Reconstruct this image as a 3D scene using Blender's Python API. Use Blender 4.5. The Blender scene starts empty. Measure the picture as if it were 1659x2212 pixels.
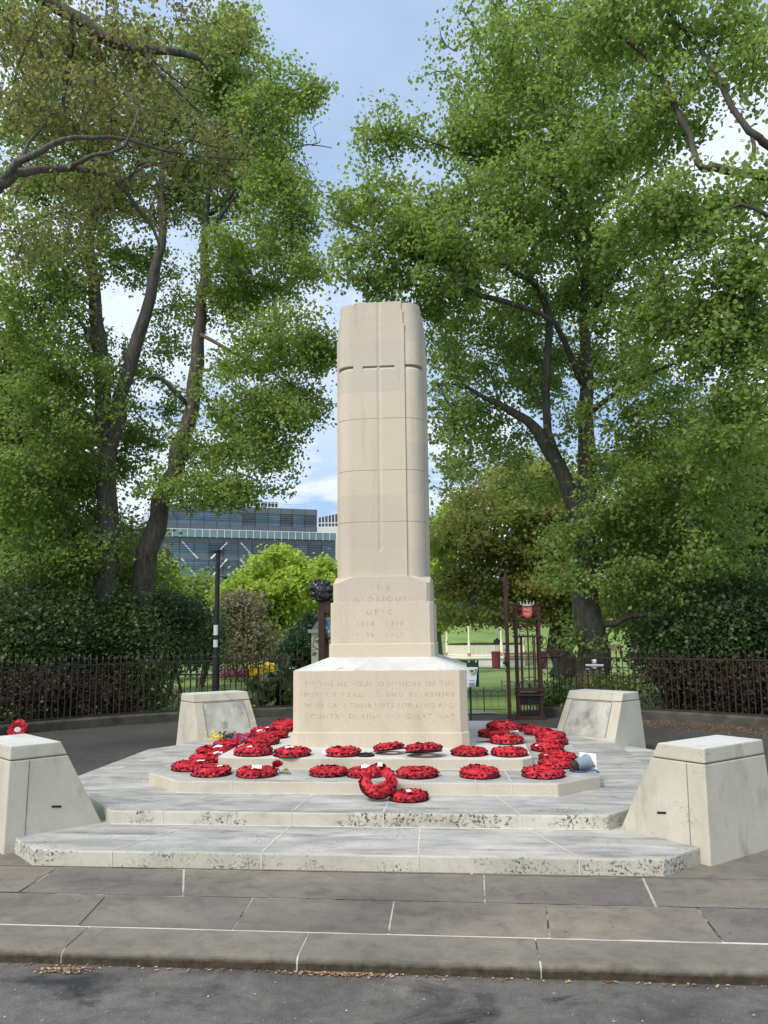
import bpy, bmesh, math, random
import numpy as np
from mathutils import Vector, Matrix, noise as mnoise
random.seed(7); RNG = np.random.default_rng(7)
PI = math.pi
C = bpy.context.scene.collection
# ------------------------------------------------------------------ camera model (photo pixels at 1659 x 2212)
F = 1789.; CX = 829.5; CY = 1106.
p_, y_, r_ = map(math.radians, (8.1, 5.5, 0.6))
FW = np.array([-math.sin(y_)*math.cos(p_), math.cos(y_)*math.cos(p_), math.sin(p_)])
RT0 = np.array([math.cos(y_), math.sin(y_), 0.]); UP0 = np.cross(RT0, FW)
RT = RT0*math.cos(r_)-UP0*math.sin(r_); UP = UP0*math.cos(r_)+RT0*math.sin(r_)
EYE = np.array([0., 0., 1.6])
def ray(x, y): return RT*(x-CX)/F-UP*(y-CY)/F+FW
def at(x, y, Y):                      # point seen at (x,y) on the vertical plane at distance Y
    d = ray(x, y); return EYE+d*(Y/d[1])
def ground(x, y, z):                  # point seen at (x,y) on the level z
    d = ray(x, y); return EYE+d*((z-1.6)/d[2])
cam = bpy.data.cameras.new('camera'); co = bpy.data.objects.new('camera', cam); C.objects.link(co)
co.matrix_world = Matrix(((RT[0], UP[0], -FW[0], 0), (RT[1], UP[1], -FW[1], 0), (RT[2], UP[2], -FW[2], 1.6), (0, 0, 0, 1)))
cam.sensor_fit = 'VERTICAL'; cam.sensor_height = 24; cam.lens = 24*F/2212; cam.clip_end = 3000; cam.clip_start = .05
S = bpy.context.scene; S.camera = co
S.render.resolution_x = 768; S.render.resolution_y = 1024
S.view_settings.view_transform = 'Standard'; S.view_settings.look = 'None'; S.view_settings.gamma = 1
S.view_settings.exposure = 0.62
# ------------------------------------------------------------------ world and sun
SUN_EL, SUN_AZ = math.radians(48), math.radians(215)   # azimuth clockwise from +Y
W = bpy.data.worlds.new('World'); S.world = W; W.use_nodes = True
nt = W.node_tree; nt.nodes.clear()
def N(t, k, **kw):
    n = t.nodes.new(k)
    for a, b in kw.items(): setattr(n, a, b)
    return n
out = N(nt, 'ShaderNodeOutputWorld'); bg = N(nt, 'ShaderNodeBackground'); bg.inputs[1].default_value = 0.12
sky = N(nt, 'ShaderNodeTexSky', sky_type='NISHITA', sun_disc=False, sun_elevation=SUN_EL, sun_rotation=SUN_AZ)
sky.air_density = 1.1; sky.dust_density = .6; sky.ozone_density = 2.5
tc = N(nt, 'ShaderNodeTexCoord')
lift = N(nt, 'ShaderNodeVectorMath', operation='ADD'); lift.inputs[1].default_value = (0, 0, .42); nt.links.new(tc.outputs['Generated'], lift.inputs[0])
nrmz = N(nt, 'ShaderNodeVectorMath', operation='NORMALIZE'); nt.links.new(lift.outputs[0], nrmz.inputs[0]); nt.links.new(nrmz.outputs[0], sky.inputs[0])
sep = N(nt, 'ShaderNodeSeparateXYZ'); nt.links.new(tc.outputs['Generated'], sep.inputs[0])
def wm(op, a, b=None):
    m = N(nt, 'ShaderNodeMath', operation=op)
    for i, v in enumerate((a, b)):
        if v is None: continue
        if isinstance(v, (int, float)): m.inputs[i].default_value = v
        else: nt.links.new(v, m.inputs[i])
    return m.outputs[0]
den = wm('ADD', wm('MAXIMUM', sep.outputs[2], 0.0), .22)
cmb = N(nt, 'ShaderNodeCombineXYZ')
nt.links.new(wm('DIVIDE', sep.outputs[0], den), cmb.inputs[0]); nt.links.new(wm('DIVIDE', sep.outputs[1], den), cmb.inputs[1])
cmb.inputs[2].default_value = 17.9
n1 = N(nt, 'ShaderNodeTexNoise'); n1.inputs['Scale'].default_value = 1.5; n1.inputs['Detail'].default_value = 9; n1.inputs['Roughness'].default_value = .56
nt.links.new(cmb.outputs[0], n1.inputs['Vector'])
rp = N(nt, 'ShaderNodeValToRGB'); rp.color_ramp.elements[0].position = .415; rp.color_ramp.elements[1].position = .53
nt.links.new(n1.outputs[0], rp.inputs[0])
n2 = N(nt, 'ShaderNodeTexNoise'); n2.inputs['Scale'].default_value = .8; n2.inputs['Detail'].default_value = 4
nt.links.new(cmb.outputs[0], n2.inputs['Vector'])
cc = N(nt, 'ShaderNodeMix', data_type='RGBA'); cc.inputs[6].default_value = (3.9, 4.75, 6.3, 1); cc.inputs[7].default_value = (6.5, 6.65, 6.95, 1)
nt.links.new(n2.outputs[0], cc.inputs[0])
mx = N(nt, 'ShaderNodeMix', data_type='RGBA')
sc = N(nt, 'ShaderNodeMix', data_type='RGBA', blend_type='MULTIPLY'); sc.inputs[0].default_value = 1
nt.links.new(sky.outputs[0], sc.inputs[6]); sc.inputs[7].default_value = (1.55, 1.65, 1.5, 1)
n3 = N(nt, 'ShaderNodeTexNoise'); n3.inputs['Scale'].default_value = .9; n3.inputs['Detail'].default_value = 6; n3.inputs['Roughness'].default_value = .5
mv = N(nt, 'ShaderNodeVectorMath', operation='ADD'); mv.inputs[1].default_value = (3.3, 7.1, 0); nt.links.new(cmb.outputs[0], mv.inputs[0]); nt.links.new(mv.outputs[0], n3.inputs['Vector'])
rp3 = N(nt, 'ShaderNodeValToRGB'); rp3.color_ramp.elements[0].position = .36; rp3.color_ramp.elements[1].position = .62; nt.links.new(n3.outputs[0], rp3.inputs[0])
base_ = wm('MAXIMUM', wm('MULTIPLY', rp.outputs[0], .97), wm('ADD', wm('MULTIPLY', rp3.outputs[0], .62), .16))
nt.links.new(base_, mx.inputs[0]); nt.links.new(sc.outputs[2], mx.inputs[6]); nt.links.new(cc.outputs[2], mx.inputs[7])
nt.links.new(mx.outputs[2], bg.inputs[0]); nt.links.new(bg.outputs[0], out.inputs[0])
sl = bpy.data.lights.new('sun', 'SUN'); sl.energy = 2.1; sl.angle = math.radians(16); sl.color = (1, .93, .82)
so = bpy.data.objects.new('sun', sl); C.objects.link(so)
sd = Vector((math.sin(SUN_AZ)*math.cos(SUN_EL), math.cos(SUN_AZ)*math.cos(SUN_EL), math.sin(SUN_EL)))
so.rotation_euler = sd.to_track_quat('Z', 'Y').to_euler(); so.location = sd*40
# ------------------------------------------------------------------ materials
def ramp(t, src, stops):
    r = N(t, 'ShaderNodeValToRGB'); cr = r.color_ramp
    while len(cr.elements) < len(stops): cr.elements.new(.5)
    for e, (p, c) in zip(cr.elements, stops): e.position = p; e.color = (c[0], c[1], c[2], 1)
    t.links.new(src, r.inputs[0]); return r.outputs[0]
def noise(t, vec, scale, detail=6, rough=.6, dist=0):
    n = N(t, 'ShaderNodeTexNoise'); n.inputs['Scale'].default_value = scale; n.inputs['Detail'].default_value = detail
    n.inputs['Roughness'].default_value = rough; n.inputs['Distortion'].default_value = dist
    t.links.new(vec, n.inputs['Vector']); return n.outputs[0]
def mapping(t, sc=(1, 1, 1), loc=(0, 0, 0), rot=(0, 0, 0)):
    tcn = N(t, 'ShaderNodeTexCoord'); m = N(t, 'ShaderNodeMapping')
    m.inputs['Scale'].default_value = sc; m.inputs['Location'].default_value = loc; m.inputs['Rotation'].default_value = rot
    t.links.new(tcn.outputs['Object'], m.inputs[0]); return m.outputs[0]
def mix(t, fac, a, b, mode='MIX'):
    m = N(t, 'ShaderNodeMix', data_type='RGBA', blend_type=mode)
    for i, v in ((0, fac), (6, a), (7, b)):
        if isinstance(v, (int, float)): m.inputs[i].default_value = v
        elif isinstance(v, tuple): m.inputs[i].default_value = (*v[:3], 1)
        else: t.links.new(v, m.inputs[i])
    return m.outputs[2]
def mul(t, a, b, op='MULTIPLY'):
    m = N(t, 'ShaderNodeMath', operation=op)
    for i, v in enumerate((a, b)):
        if isinstance(v, (int, float)): m.inputs[i].default_value = v
        else: t.links.new(v, m.inputs[i])
    return m.outputs[0]
def new_mat(name, rough=.8, metal=0, spec=.3):
    m = bpy.data.materials.new(name); m.use_nodes = True; t = m.node_tree
    b = t.nodes['Principled BSDF']; b.inputs['Roughness'].default_value = rough; b.inputs['Metallic'].default_value = metal
    b.inputs['Specular IOR Level'].default_value = spec
    return m, t, b
def bump(t, b, h, s=.3, d=.01):
    n = N(t, 'ShaderNodeBump'); n.inputs['Strength'].default_value = s; n.inputs['Distance'].default_value = d
    t.links.new(h, n.inputs['Height']); t.links.new(n.outputs[0], b.inputs['Normal'])
def simple(name, col, rough=.6, metal=0, var=.25, scale=14, spec=.3, bmp=0):
    m, t, b = new_mat(name, rough, metal, spec); v = mapping(t)
    n = noise(t, v, scale, 6, .65)
    c = ramp(t, n, [(.3, [k*(1-var) for k in col]), (.7, [min(1, k*(1+var)) for k in col])])
    t.links.new(c, b.inputs['Base Color'])
    if bmp: bump(t, b, noise(t, v, scale*4, 4), bmp, .01)
    return m
def stone(name, cols, patch=1.6, streak=(1, 1, 1), lichen=0, lmask=(.5, .6), stain=None, grain=90, rough=.85, bs=.25, patchd=5, green=0):
    """limestone: tonal patches, dark lichen specks, weather stains"""
    m, t, b = new_mat(name, rough); v = mapping(t); vs = mapping(t, streak)
    c = ramp(t, noise(t, vs, patch, patchd, .62, .4), [(.25, cols[0]), (.5, cols[1]), (.75, cols[2])])
    fine = noise(t, v, grain, 3, .7)
    c = mix(t, 1., c, ramp(t, fine, [(.2, (.86, .86, .86)), (.8, (1.08, 1.08, 1.08))]), 'MULTIPLY')
    if stain:
        c = mix(t, ramp(t, noise(t, mapping(t, stain[1], (3, 1, 2)), stain[2], 6, .65), [(stain[3], (0, 0, 0)), (stain[3]+.16, (1, 1, 1))]), c, stain[0])
    if green:
        c = mix(t, mul(t, ramp(t, noise(t, mapping(t, (1, 1, .5), (7, 3, 1)), 1.7, 5, .6), [(.45, (0, 0, 0)), (.7, (1, 1, 1))]), green), c, (.36, .37, .24))
    if lichen:
        vo = noise(t, v, 48, 4, .72); ms = noise(t, mapping(t, (1, 1, 1.6), (1, 5, 9)), 1.9, 5, .7)
        f = mul(t, ramp(t, vo, [(.53, (0, 0, 0)), (.57, (1, 1, 1))]), ramp(t, ms, [(lmask[0], (0, 0, 0)), (lmask[1], (1, 1, 1))]))
        c = mix(t, mul(t, f, lichen), c, (.055, .055, .045))
    t.links.new(c, b.inputs['Base Color']); bump(t, b, fine, bs, .004)
    return m
M = {}
def courses(m):
    t = m.node_tree; b = t.nodes['Principled BSDF']; src = b.inputs['Base Color'].links[0].from_socket; v = mapping(t)
    sp = N(t, 'ShaderNodeSeparateXYZ'); t.links.new(v, sp.inputs[0])
    k = mul(t, mul(t, mul(t, sp.outputs[2], 1/.548), .07, 'ADD'), 0, 'FLOOR') if False else None
    fl = N(t, 'ShaderNodeMath', operation='FLOOR'); t.links.new(mul(t, mul(t, sp.outputs[2], .145+.0, 'SUBTRACT'), 1/.548), fl.inputs[0])
    gx = N(t, 'ShaderNodeMath', operation='GREATER_THAN'); t.links.new(sp.outputs[0], gx.inputs[0]); gx.inputs[1].default_value = .27
    cb = N(t, 'ShaderNodeCombineXYZ'); t.links.new(fl.outputs[0], cb.inputs[2]); t.links.new(gx.outputs[0], cb.inputs[0])
    wn = N(t, 'ShaderNodeTexWhiteNoise'); t.links.new(cb.outputs[0], wn.inputs[0])
    t.links.new(mix(t, 1., src, ramp(t, wn.outputs[0], [(0, (.93, .93, .95)), (1, (1.05, 1.03, 1.0))]), 'MULTIPLY'), b.inputs['Base Color'])
    return m
M['shaft'] = stone('smooth_limestone', [(.50, .44, .345), (.545, .485, .385), (.58, .53, .43)], .9, (1, 1, .6), stain=((.43, .395, .315), (2.2, 2.2, .25), 2.6, .555), patchd=9, grain=60)
M['block'] = stone('cream_limestone', [(.545, .475, .36), (.58, .505, .385), (.60, .53, .415)], .8, (1, 1, 1), stain=((.49, .43, .325), (1.2, 1.2, .5), 2.4, .54), patchd=9, grain=60)
M['weathered'] = stone('weathered_limestone_top', [(.43, .43, .41), (.58, .57, .535), (.67, .65, .60)], 2.4, (1, 1, 1), stain=((.30, .30, .285), (1, 1, 1), 4.0, .58), patchd=10)
M['tread'] = stone('weathered_step_tread', [(.21, .21, .20), (.39, .385, .36), (.58, .565, .52)], 2.6, (.7, 1.8, 1), stain=((.19, .19, .18), (.5, 2.4, 1), 3.6, .53), lichen=.5, lmask=(.52, .62), patchd=12)
M['riser_low'] = stone('lichen_limestone_riser', [(.36, .35, .29), (.50, .475, .39), (.60, .57, .48)], 2.2, (1, 1, 1), lichen=.95, lmask=(.47, .57), stain=((.27, .265, .22), (1, 1, 1.4), 2.6, .55))
M['riser_mid'] = stone('cream_limestone_riser', [(.42, .39, .30), (.54, .495, .39), (.58, .54, .44)], 1.6, (1, 1, 1), lichen=.7, lmask=(.62, .68), stain=((.36, .34, .27), (1, 1, 1.4), 2.6, .62))
M['ped'] = stone('mottled_limestone', [(.40, .37, .29), (.52, .48, .395), (.60, .565, .49)], 2.1, (1, 1, .6), lichen=.45, lmask=(.58, .68), stain=((.29, .275, .22), (1.3, 1.3, .6), 2.6, .56), green=.22, patchd=10)
M['ped_panel'] = stone('grey_streaked_limestone', [(.27, .265, .24), (.43, .42, .375), (.58, .56, .50)], 3.2, (1.6, 1.6, .6), stain=((.20, .20, .185), (1.4, 1.4, .8), 4.2, .52), patchd=12, lichen=.4, lmask=(.55, .65))
M['mortar'] = simple('pale_mortar', (.58, .56, .50), .95, var=.15, scale=9)
def bedmat():
    m, t, b = new_mat('broken_mortar', .95); v = mapping(t)
    t.links.new(ramp(t, noise(t, v, 2.3, 5, .7), [(.44, (.06, .055, .048)), (.56, (.46, .44, .38))]), b.inputs['Base Color']); return m
M['bed'] = bedmat()
M['joint_dark'] = simple('dark_stone_joint', (.2, .18, .14), .95, var=.2)  # plain dark colour for the stone joints
courses(M['shaft'])
# lettering: worn, so that parts of it fade back into the stone
def letter_mat():
    m, t, b = new_mat('worn_incised_lettering', .9); v = mapping(t, (1, 1, 1))
    tr = N(t, 'ShaderNodeBsdfTransparent'); ms = N(t, 'ShaderNodeMixShader')
    b.inputs['Base Color'].default_value = (.46, .40, .30, 1)
    f = ramp(t, noise(t, v, 13, 3, .6), [(.38, (.03, .03, .03)), (.60, (.55, .55, .55))])
    t.links.new(f, ms.inputs[0]); t.links.new(tr.outputs[0], ms.inputs[1]); t.links.new(b.outputs[0], ms.inputs[2])
    t.links.new(ms.outputs[0], t.nodes['Material Output'].inputs[0]); return m
M['letter'] = letter_mat()
def ground_mat(name, c0, c1, specks, scale=1.2, spk=.62, stainc=None, rough=.9, streak=(1, 1, 1), fs=220):
    m, t, b = new_mat(name, rough); v = mapping(t)
    c = ramp(t, noise(t, mapping(t, streak), scale, 8, .65, .3), [(.3, c0), (.7, c1)])
    f = noise(t, v, fs, 3, .8)
    c = mix(t, 1., c, ramp(t, f, [(.34, (.5, .5, .5)), (.66, (1.5, 1.5, 1.48))]), 'MULTIPLY')
    c = mix(t, 1., c, ramp(t, noise(t, v, 14, 6, .75), [(.3, (.75, .75, .76)), (.7, (1.25, 1.24, 1.22))]), 'MULTIPLY')
    if stainc: c = mix(t, ramp(t, noise(t, mapping(t, (1, 1.4, 1), (9.3, 4.1, 0)), 1.2, 7, .65, .8), [(.56, (0, 0, 0)), (.66, (1, 1, 1))]), c, stainc)
    c = mix(t, ramp(t, noise(t, v, 38, 2, .5), [(spk, (0, 0, 0)), (spk+.03, (1, 1, 1))]), c, specks)
    t.links.new(c, b.inputs['Base Color']); bump(t, b, f, .5, .006); return m
M['road'] = ground_mat('road_asphalt', (.066, .064, .061), (.165, .155, .143), (.30, .28, .25), 1.7, .70, (.03, .03, .031), fs=160)
M['forecourt'] = ground_mat('dark_asphalt', (.045, .043, .040), (.075, .07, .066), (.12, .11, .09), .8, .73)
M['path'] = ground_mat('park_path', (.22, .20, .19), (.30, .28, .27), (.33, .3, .28), .6, .7)
def flag_mat():
    m, t, b = new_mat('york_stone_flags', .8); v = mapping(t)
    c = ramp(t, noise(t, mapping(t, (.8, 1.6, 1)), 1.1, 8, .62, .3), [(.28, (.115, .108, .098)), (.5, (.172, .160, .142)), (.72, (.245, .222, .185))])
    c = mix(t, 1., c, ramp(t, noise(t, v, 7, 8, .72, .6), [(.32, (.72, .72, .74)), (.5, (1, 1, 1)), (.72, (1.2, 1.17, 1.1))]), 'MULTIPLY')
    c = mix(t, ramp(t, noise(t, v, 31, 3, .6), [(.68, (0, 0, 0)), (.71, (1, 1, 1))]), c, (.07, .065, .055))
    br = N(t, 'ShaderNodeNewGeometry')
    c = mix(t, 1., c, ramp(t, br.outputs['Random Per Island'], [(0, (.86, .86, .87)), (.5, (1, .98, .95)), (1, (1.1, 1.05, .98))]), 'MULTIPLY')
    f = noise(t, v, 120, 4, .75)
    c = mix(t, 1., c, ramp(t, f, [(.2, (.8, .8, .8)), (.8, (1.15, 1.15, 1.15))]), 'MULTIPLY')
    t.links.new(c, b.inputs['Base Color']); bump(t, b, f, .25, .004); return m
M['flag'] = flag_mat()
def kerb_mat():
    m, t, b = new_mat('kerb_stone', .85); v = mapping(t)
    c = ramp(t, noise(t, mapping(t, (.6, 1.5, 1)), 1.4, 8, .62, .3), [(.28, (.14, .13, .11)), (.5, (.19, .175, .15)), (.72, (.25, .215, .16))])
    sp = N(t, 'ShaderNodeSeparateXYZ'); t.links.new(v, sp.inputs[0])
    zz = mul(t, sp.outputs[2], mul(t, noise(t, v, 9, 5, .7), .035), 'ADD')      # algae line on the kerb's face
    alg = ramp(t, zz, [(.052, (1, 1, 1)), (.078, (0, 0, 0))])
    c = mix(t, alg, c, ramp(t, noise(t, v, 22, 6, .7), [(.35, (.035, .03, .02)), (.6, (.075, .062, .04)), (.8, (.13, .11, .08))]))
    c = mix(t, 1., c, ramp(t, noise(t, v, 8, 8, .72, .6), [(.32, (.75, .75, .76)), (.5, (1, 1, 1)), (.72, (1.2, 1.17, 1.1))]), 'MULTIPLY')
    f = noise(t, v, 130, 4, .75)
    c = mix(t, 1., c, ramp(t, f, [(.2, (.8, .8, .8)), (.8, (1.15, 1.15, 1.15))]), 'MULTIPLY')
    t.links.new(c, b.inputs['Base Color']); bump(t, b, f, .35, .006); return m
M['kerb'] = kerb_mat()
M['grass'] = ground_mat('lawn_grass', (.10, .165, .035), (.21, .30, .075), (.33, .36, .16), .35, .70, fs=60)
M['iron'] = simple('maroon_painted_iron', (.038, .023, .019), .5, var=.3, scale=9)
M['iron_dark'] = simple('black_painted_iron', (.018, .017, .017), .45, var=.4, scale=12)
M['iron_moss'] = simple('dark_grimy_iron', (.035, .03, .026), .6, var=.4, scale=7)
M['wall_low'] = simple('mossy_low_wall', (.075, .072, .058), .95, var=.45, scale=4, bmp=.4)
M['lion'] = simple('black_gloss_cast_iron', (.012, .013, .015), .32, var=.2, spec=.6)
M['cream'] = simple('cream_paint', (.78, .75, .60), .6, var=.05)
M['terracotta'] = simple('terracotta_paint', (.5, .2, .11), .7, var=.15)
M['render_white'] = simple('pale_render', (.58, .56, .52), .9, var=.12, scale=1.5)
M['bark'] = stone('grey_brown_bark', [(.04, .034, .027), (.075, .064, .052), (.12, .105, .088)], 3.5, (3, 3, .5), grain=40, bs=.8)
M['bark_dark'] = stone('dark_bark', [(.035, .031, .025), (.10, .09, .074), (.185, .165, .135)], 7, (3, 3, .45), grain=28, bs=1., patchd=9)
M['bark_bare'] = simple('pale_dead_twig', (.16, .14, .13), .9)
M['soil'] = simple('dark_soil', (.05, .04, .03), .95, var=.5, scale=20)
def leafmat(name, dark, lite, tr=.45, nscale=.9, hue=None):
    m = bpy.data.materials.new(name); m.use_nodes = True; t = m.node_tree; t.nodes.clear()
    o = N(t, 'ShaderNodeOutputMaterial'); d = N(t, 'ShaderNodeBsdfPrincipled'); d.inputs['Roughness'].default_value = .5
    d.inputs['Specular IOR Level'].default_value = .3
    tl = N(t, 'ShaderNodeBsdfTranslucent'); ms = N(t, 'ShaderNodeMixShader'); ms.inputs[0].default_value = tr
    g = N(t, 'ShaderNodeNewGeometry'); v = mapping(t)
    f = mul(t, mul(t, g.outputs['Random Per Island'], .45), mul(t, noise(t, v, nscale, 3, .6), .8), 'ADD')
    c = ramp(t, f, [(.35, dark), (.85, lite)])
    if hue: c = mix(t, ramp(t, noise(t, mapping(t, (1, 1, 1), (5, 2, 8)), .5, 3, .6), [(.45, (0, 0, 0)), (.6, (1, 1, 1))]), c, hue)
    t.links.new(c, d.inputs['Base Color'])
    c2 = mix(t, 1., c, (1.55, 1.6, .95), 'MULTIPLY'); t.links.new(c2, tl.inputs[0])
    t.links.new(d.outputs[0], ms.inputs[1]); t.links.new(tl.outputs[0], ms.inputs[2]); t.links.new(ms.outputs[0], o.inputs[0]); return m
M['lime'] = leafmat('lime_leaves', (.148, .208, .064), (.295, .385, .125), .52)
M['lime2'] = leafmat('deeper_lime_leaves', (.122, .175, .048), (.24, .32, .092), .52)
M['back'] = leafmat('darker_background_leaves', (.10, .135, .04), (.21, .26, .08), .45)  # darker green for the trees behind the limes
M['bronze'] = leafmat('bronze_spring_leaves', (.15, .15, .07), (.27, .27, .12), .5, .9)
M['oak'] = leafmat('olive_oak_leaves', (.20, .235, .07), (.36, .39, .13), .5, .6, hue=(.31, .29, .11))
M['bright'] = leafmat('bright_lime_leaves', (.22, .31, .045), (.44, .53, .10), .45, .5)  # spring green, brightened in colour to stand for sun on the park trees
M['shrub'] = leafmat('dark_shrub_leaves', (.028, .05, .018), (.09, .13, .045), .3, 1.2)
M['shrub_g'] = leafmat('glossy_shrub_leaves', (.03, .06, .028), (.11, .15, .07), .25, 1.2)
M['purple'] = leafmat('grey_purple_leaves', (.13, .12, .075), (.27, .245, .16), .3, 1.2)
M['conif'] = leafmat('blue_green_needles', (.03, .06, .035), (.07, .11, .06), .2, 1.2)
M['hedge_red'] = leafmat('dull_red_brown_leaves', (.014, .016, .010), (.085, .068, .052), .2, 1.2)  # palest leaves in this colour range stand in for glints
M['flower_y'] = simple('yellow_petals', (.75, .55, .03), .7)
M['flower_p'] = simple('purple_red_petals', (.22, .04, .10), .7, var=.5)
M['flower_b'] = simple('blue_petals', (.12, .22, .5), .7)
M['paper'] = simple('white_card', (.80, .80, .80), .6, var=.03)
M['glassb'] = simple('blue_grey_glass', (.095, .165, .215), .12, var=.6, scale=.09, spec=.7)
M['glassr'] = simple('pale_rail_glass', (.16, .22, .25), .3, var=.2, scale=.2)
M['iron_gate'] = simple('dark_red_gate_paint', (.056, .024, .020), .5, var=.3, scale=9)
M['glassd'] = simple('dark_glass', (.03, .05, .065), .1, var=.5, scale=.08, spec=.9)
M['fascia'] = simple('grey_cladding', (.12, .135, .155), .45, var=.1, scale=.2)
M['screen'] = simple('dark_louvre', (.06, .06, .08), .5)
M['whitem'] = simple('white_metal', (.62, .66, .68), .5, var=.05)
M['green_p'] = simple('dark_green_paint', (.012, .045, .032), .4)
M['black'] = simple('black_plastic', (.012, .012, .013), .5)
M['maroon'] = simple('maroon_paint', (.16, .035, .05), .5)
M['shield'] = simple('red_enamel', (.62, .06, .05), .45, var=.08)
M['shield_b'] = simple('blue_enamel', (.09, .19, .27), .45, var=.1)
M['silver'] = simple('silver_paint', (.50, .52, .48), .4, var=.1)
M['pot'] = simple('grey_blue_plastic', (.20, .27, .30), .5, var=.08)
M['bluer'] = simple('blue_ribbon', (.02, .06, .28), .5)
M['coat'] = simple('black_clothing', (.015, .015, .017), .9)
M['skin'] = simple('skin', (.45, .28, .2), .6, var=.05)
M['walls'] = simple('white_cladding', (.62, .62, .58), .7, var=.05, scale=.1)
def red_mat():
    m, t, b = new_mat('crimson_paper_poppy', .55); g = N(t, 'ShaderNodeNewGeometry'); v = mapping(t)
    f = mul(t, mul(t, g.outputs['Random Per Island'], .6), mul(t, noise(t, v, 30, 3, .6), .5), 'ADD')
    c = ramp(t, f, [(.2, (.24, .008, .016)), (.5, (.42, .012, .026)), (.85, (.60, .030, .044))])
    t.links.new(c, b.inputs['Base Color']); return m
M['poppy'] = red_mat()
# ------------------------------------------------------------------ mesh helpers
class MB:
    def __init__(s): s.v = []; s.f = []; s.m = []
    def add(s, vs, fs, mi=0):
        o = len(s.v); s.v += [tuple(map(float, v)) for v in vs]; s.f += [tuple(i+o for i in f) for f in fs]; s.m += [mi]*len(fs); return s
    def box(s, a, b, mi=0):
        (x0, y0, z0), (x1, y1, z1) = a, b
        return s.add([(x0, y0, z0), (x1, y0, z0), (x1, y1, z0), (x0, y1, z0), (x0, y0, z1), (x1, y0, z1), (x1, y1, z1), (x0, y1, z1)],
                     [(0, 3, 2, 1), (4, 5, 6, 7), (0, 1, 5, 4), (1, 2, 6, 5), (2, 3, 7, 6), (3, 0, 4, 7)], mi)
    def rings(s, rs, mi=0, cap=True, close=True):
        n = len(rs[0]); vs = [p for r in rs for p in r]; fs = []
        for k in range(len(rs)-1):
            for i in range(n if close else n-1):
                j = (i+1) % n; fs.append((k*n+i, k*n+j, (k+1)*n+j, (k+1)*n+i))
        if cap: fs += [tuple(range(n))[::-1], tuple((len(rs)-1)*n+i for i in range(n))]
        return s.add(vs, fs, mi)
    def tube(s, pts, r, n=6, mi=0, cap=True):
        P = [np.array(p, float) for p in pts]; R = r if hasattr(r, '__len__') else [r]*len(P); rs = []
        ref = np.array([0., 0, 1.])
        d0 = P[-1]-P[0]
        if abs(d0[2]) > .8*np.linalg.norm(d0): ref = np.array([1., 0, 0])
        for i, p in enumerate(P):
            d = P[min(i+1, len(P)-1)]-P[max(i-1, 0)]; d = d/(np.linalg.norm(d)+1e-9)
            a = np.cross(d, ref); a /= np.linalg.norm(a)+1e-9; b = np.cross(d, a)
            rs.append([p+R[i]*(a*math.cos(2*PI*k/n)+b*math.sin(2*PI*k/n)) for k in range(n)])
        return s.rings(rs, mi, cap)
    def ico(s, c, r, sub=1, mi=0, jit=0):
        bm = bmesh.new(); bmesh.ops.create_icosphere(bm, subdivisions=sub, radius=1)
        rr = r if hasattr(r, '__len__') else (r, r, r)
        vs = [(c[0]+v.co.x*rr[0]*(1+random.uniform(-jit, jit)), c[1]+v.co.y*rr[1]*(1+random.uniform(-jit, jit)), c[2]+v.co.z*rr[2]*(1+random.uniform(-jit, jit))) for v in bm.verts]
        fs = [tuple(v.index for v in f.verts) for f in bm.faces]; bm.free(); return s.add(vs, fs, mi)
    def build(s, name, mats, parent=None, smooth=False, bevel=0, top=None):
        me = bpy.data.meshes.new(name); me.from_pydata(s.v, [], s.f)
        for m in (mats if isinstance(mats, (list, tuple)) else [mats]): me.materials.append(M[m] if isinstance(m, str) else m)
        me.polygons.foreach_set('material_index', s.m)
        bm = bmesh.new(); bm.from_mesh(me); bmesh.ops.recalc_face_normals(bm, faces=bm.faces)
        if bevel:
            es = [e for e in bm.edges if len(e.link_faces) == 2 and e.calc_face_angle(0) > .3]
            bmesh.ops.bevel(bm, geom=es, offset=bevel, segments=2, affect='EDGES', profile=.6)
        if top is not None:
            bm.normal_update()
            for f in bm.faces:
                if f.normal.z > .75: f.material_index = top
        bm.to_mesh(me); bm.free()
        if smooth: me.polygons.foreach_set('use_smooth', [True]*len(me.polygons))
        me.update()
        o = bpy.data.objects.new(name, me); C.objects.link(o)
        if parent: o.parent = parent; o.matrix_parent_inverse = parent.matrix_basis.inverted() if False else Matrix()
        if parent is not None: # parts are written in world coordinates; shift into the parent's frame
            me.transform(world(parent).inverted())
        return o
def world(o):
    m = o.matrix_basis.copy()
    while o.parent: o = o.parent; m = o.matrix_basis @ m
    return m
def tag(o, label=None, cat=None, group=None, kind=None):
    for k, v in (('label', label), ('category', cat), ('group', group), ('kind', kind)):
        if v: o[k] = v
    return o
def thing(name, loc, label, cat, group=None, rz=0):
    o = bpy.data.objects.new(name, None); C.objects.link(o); o.location = loc; o.rotation_euler = (0, 0, rz); o.empty_display_size = .2
    return tag(o, label, cat, group)
def copy_tree(o, parent=None):
    c = o.copy(); C.objects.link(c); c.parent = parent
    for ch in [q for q in bpy.data.objects if q.parent is o]: copy_tree(ch, c)
    return c
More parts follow.
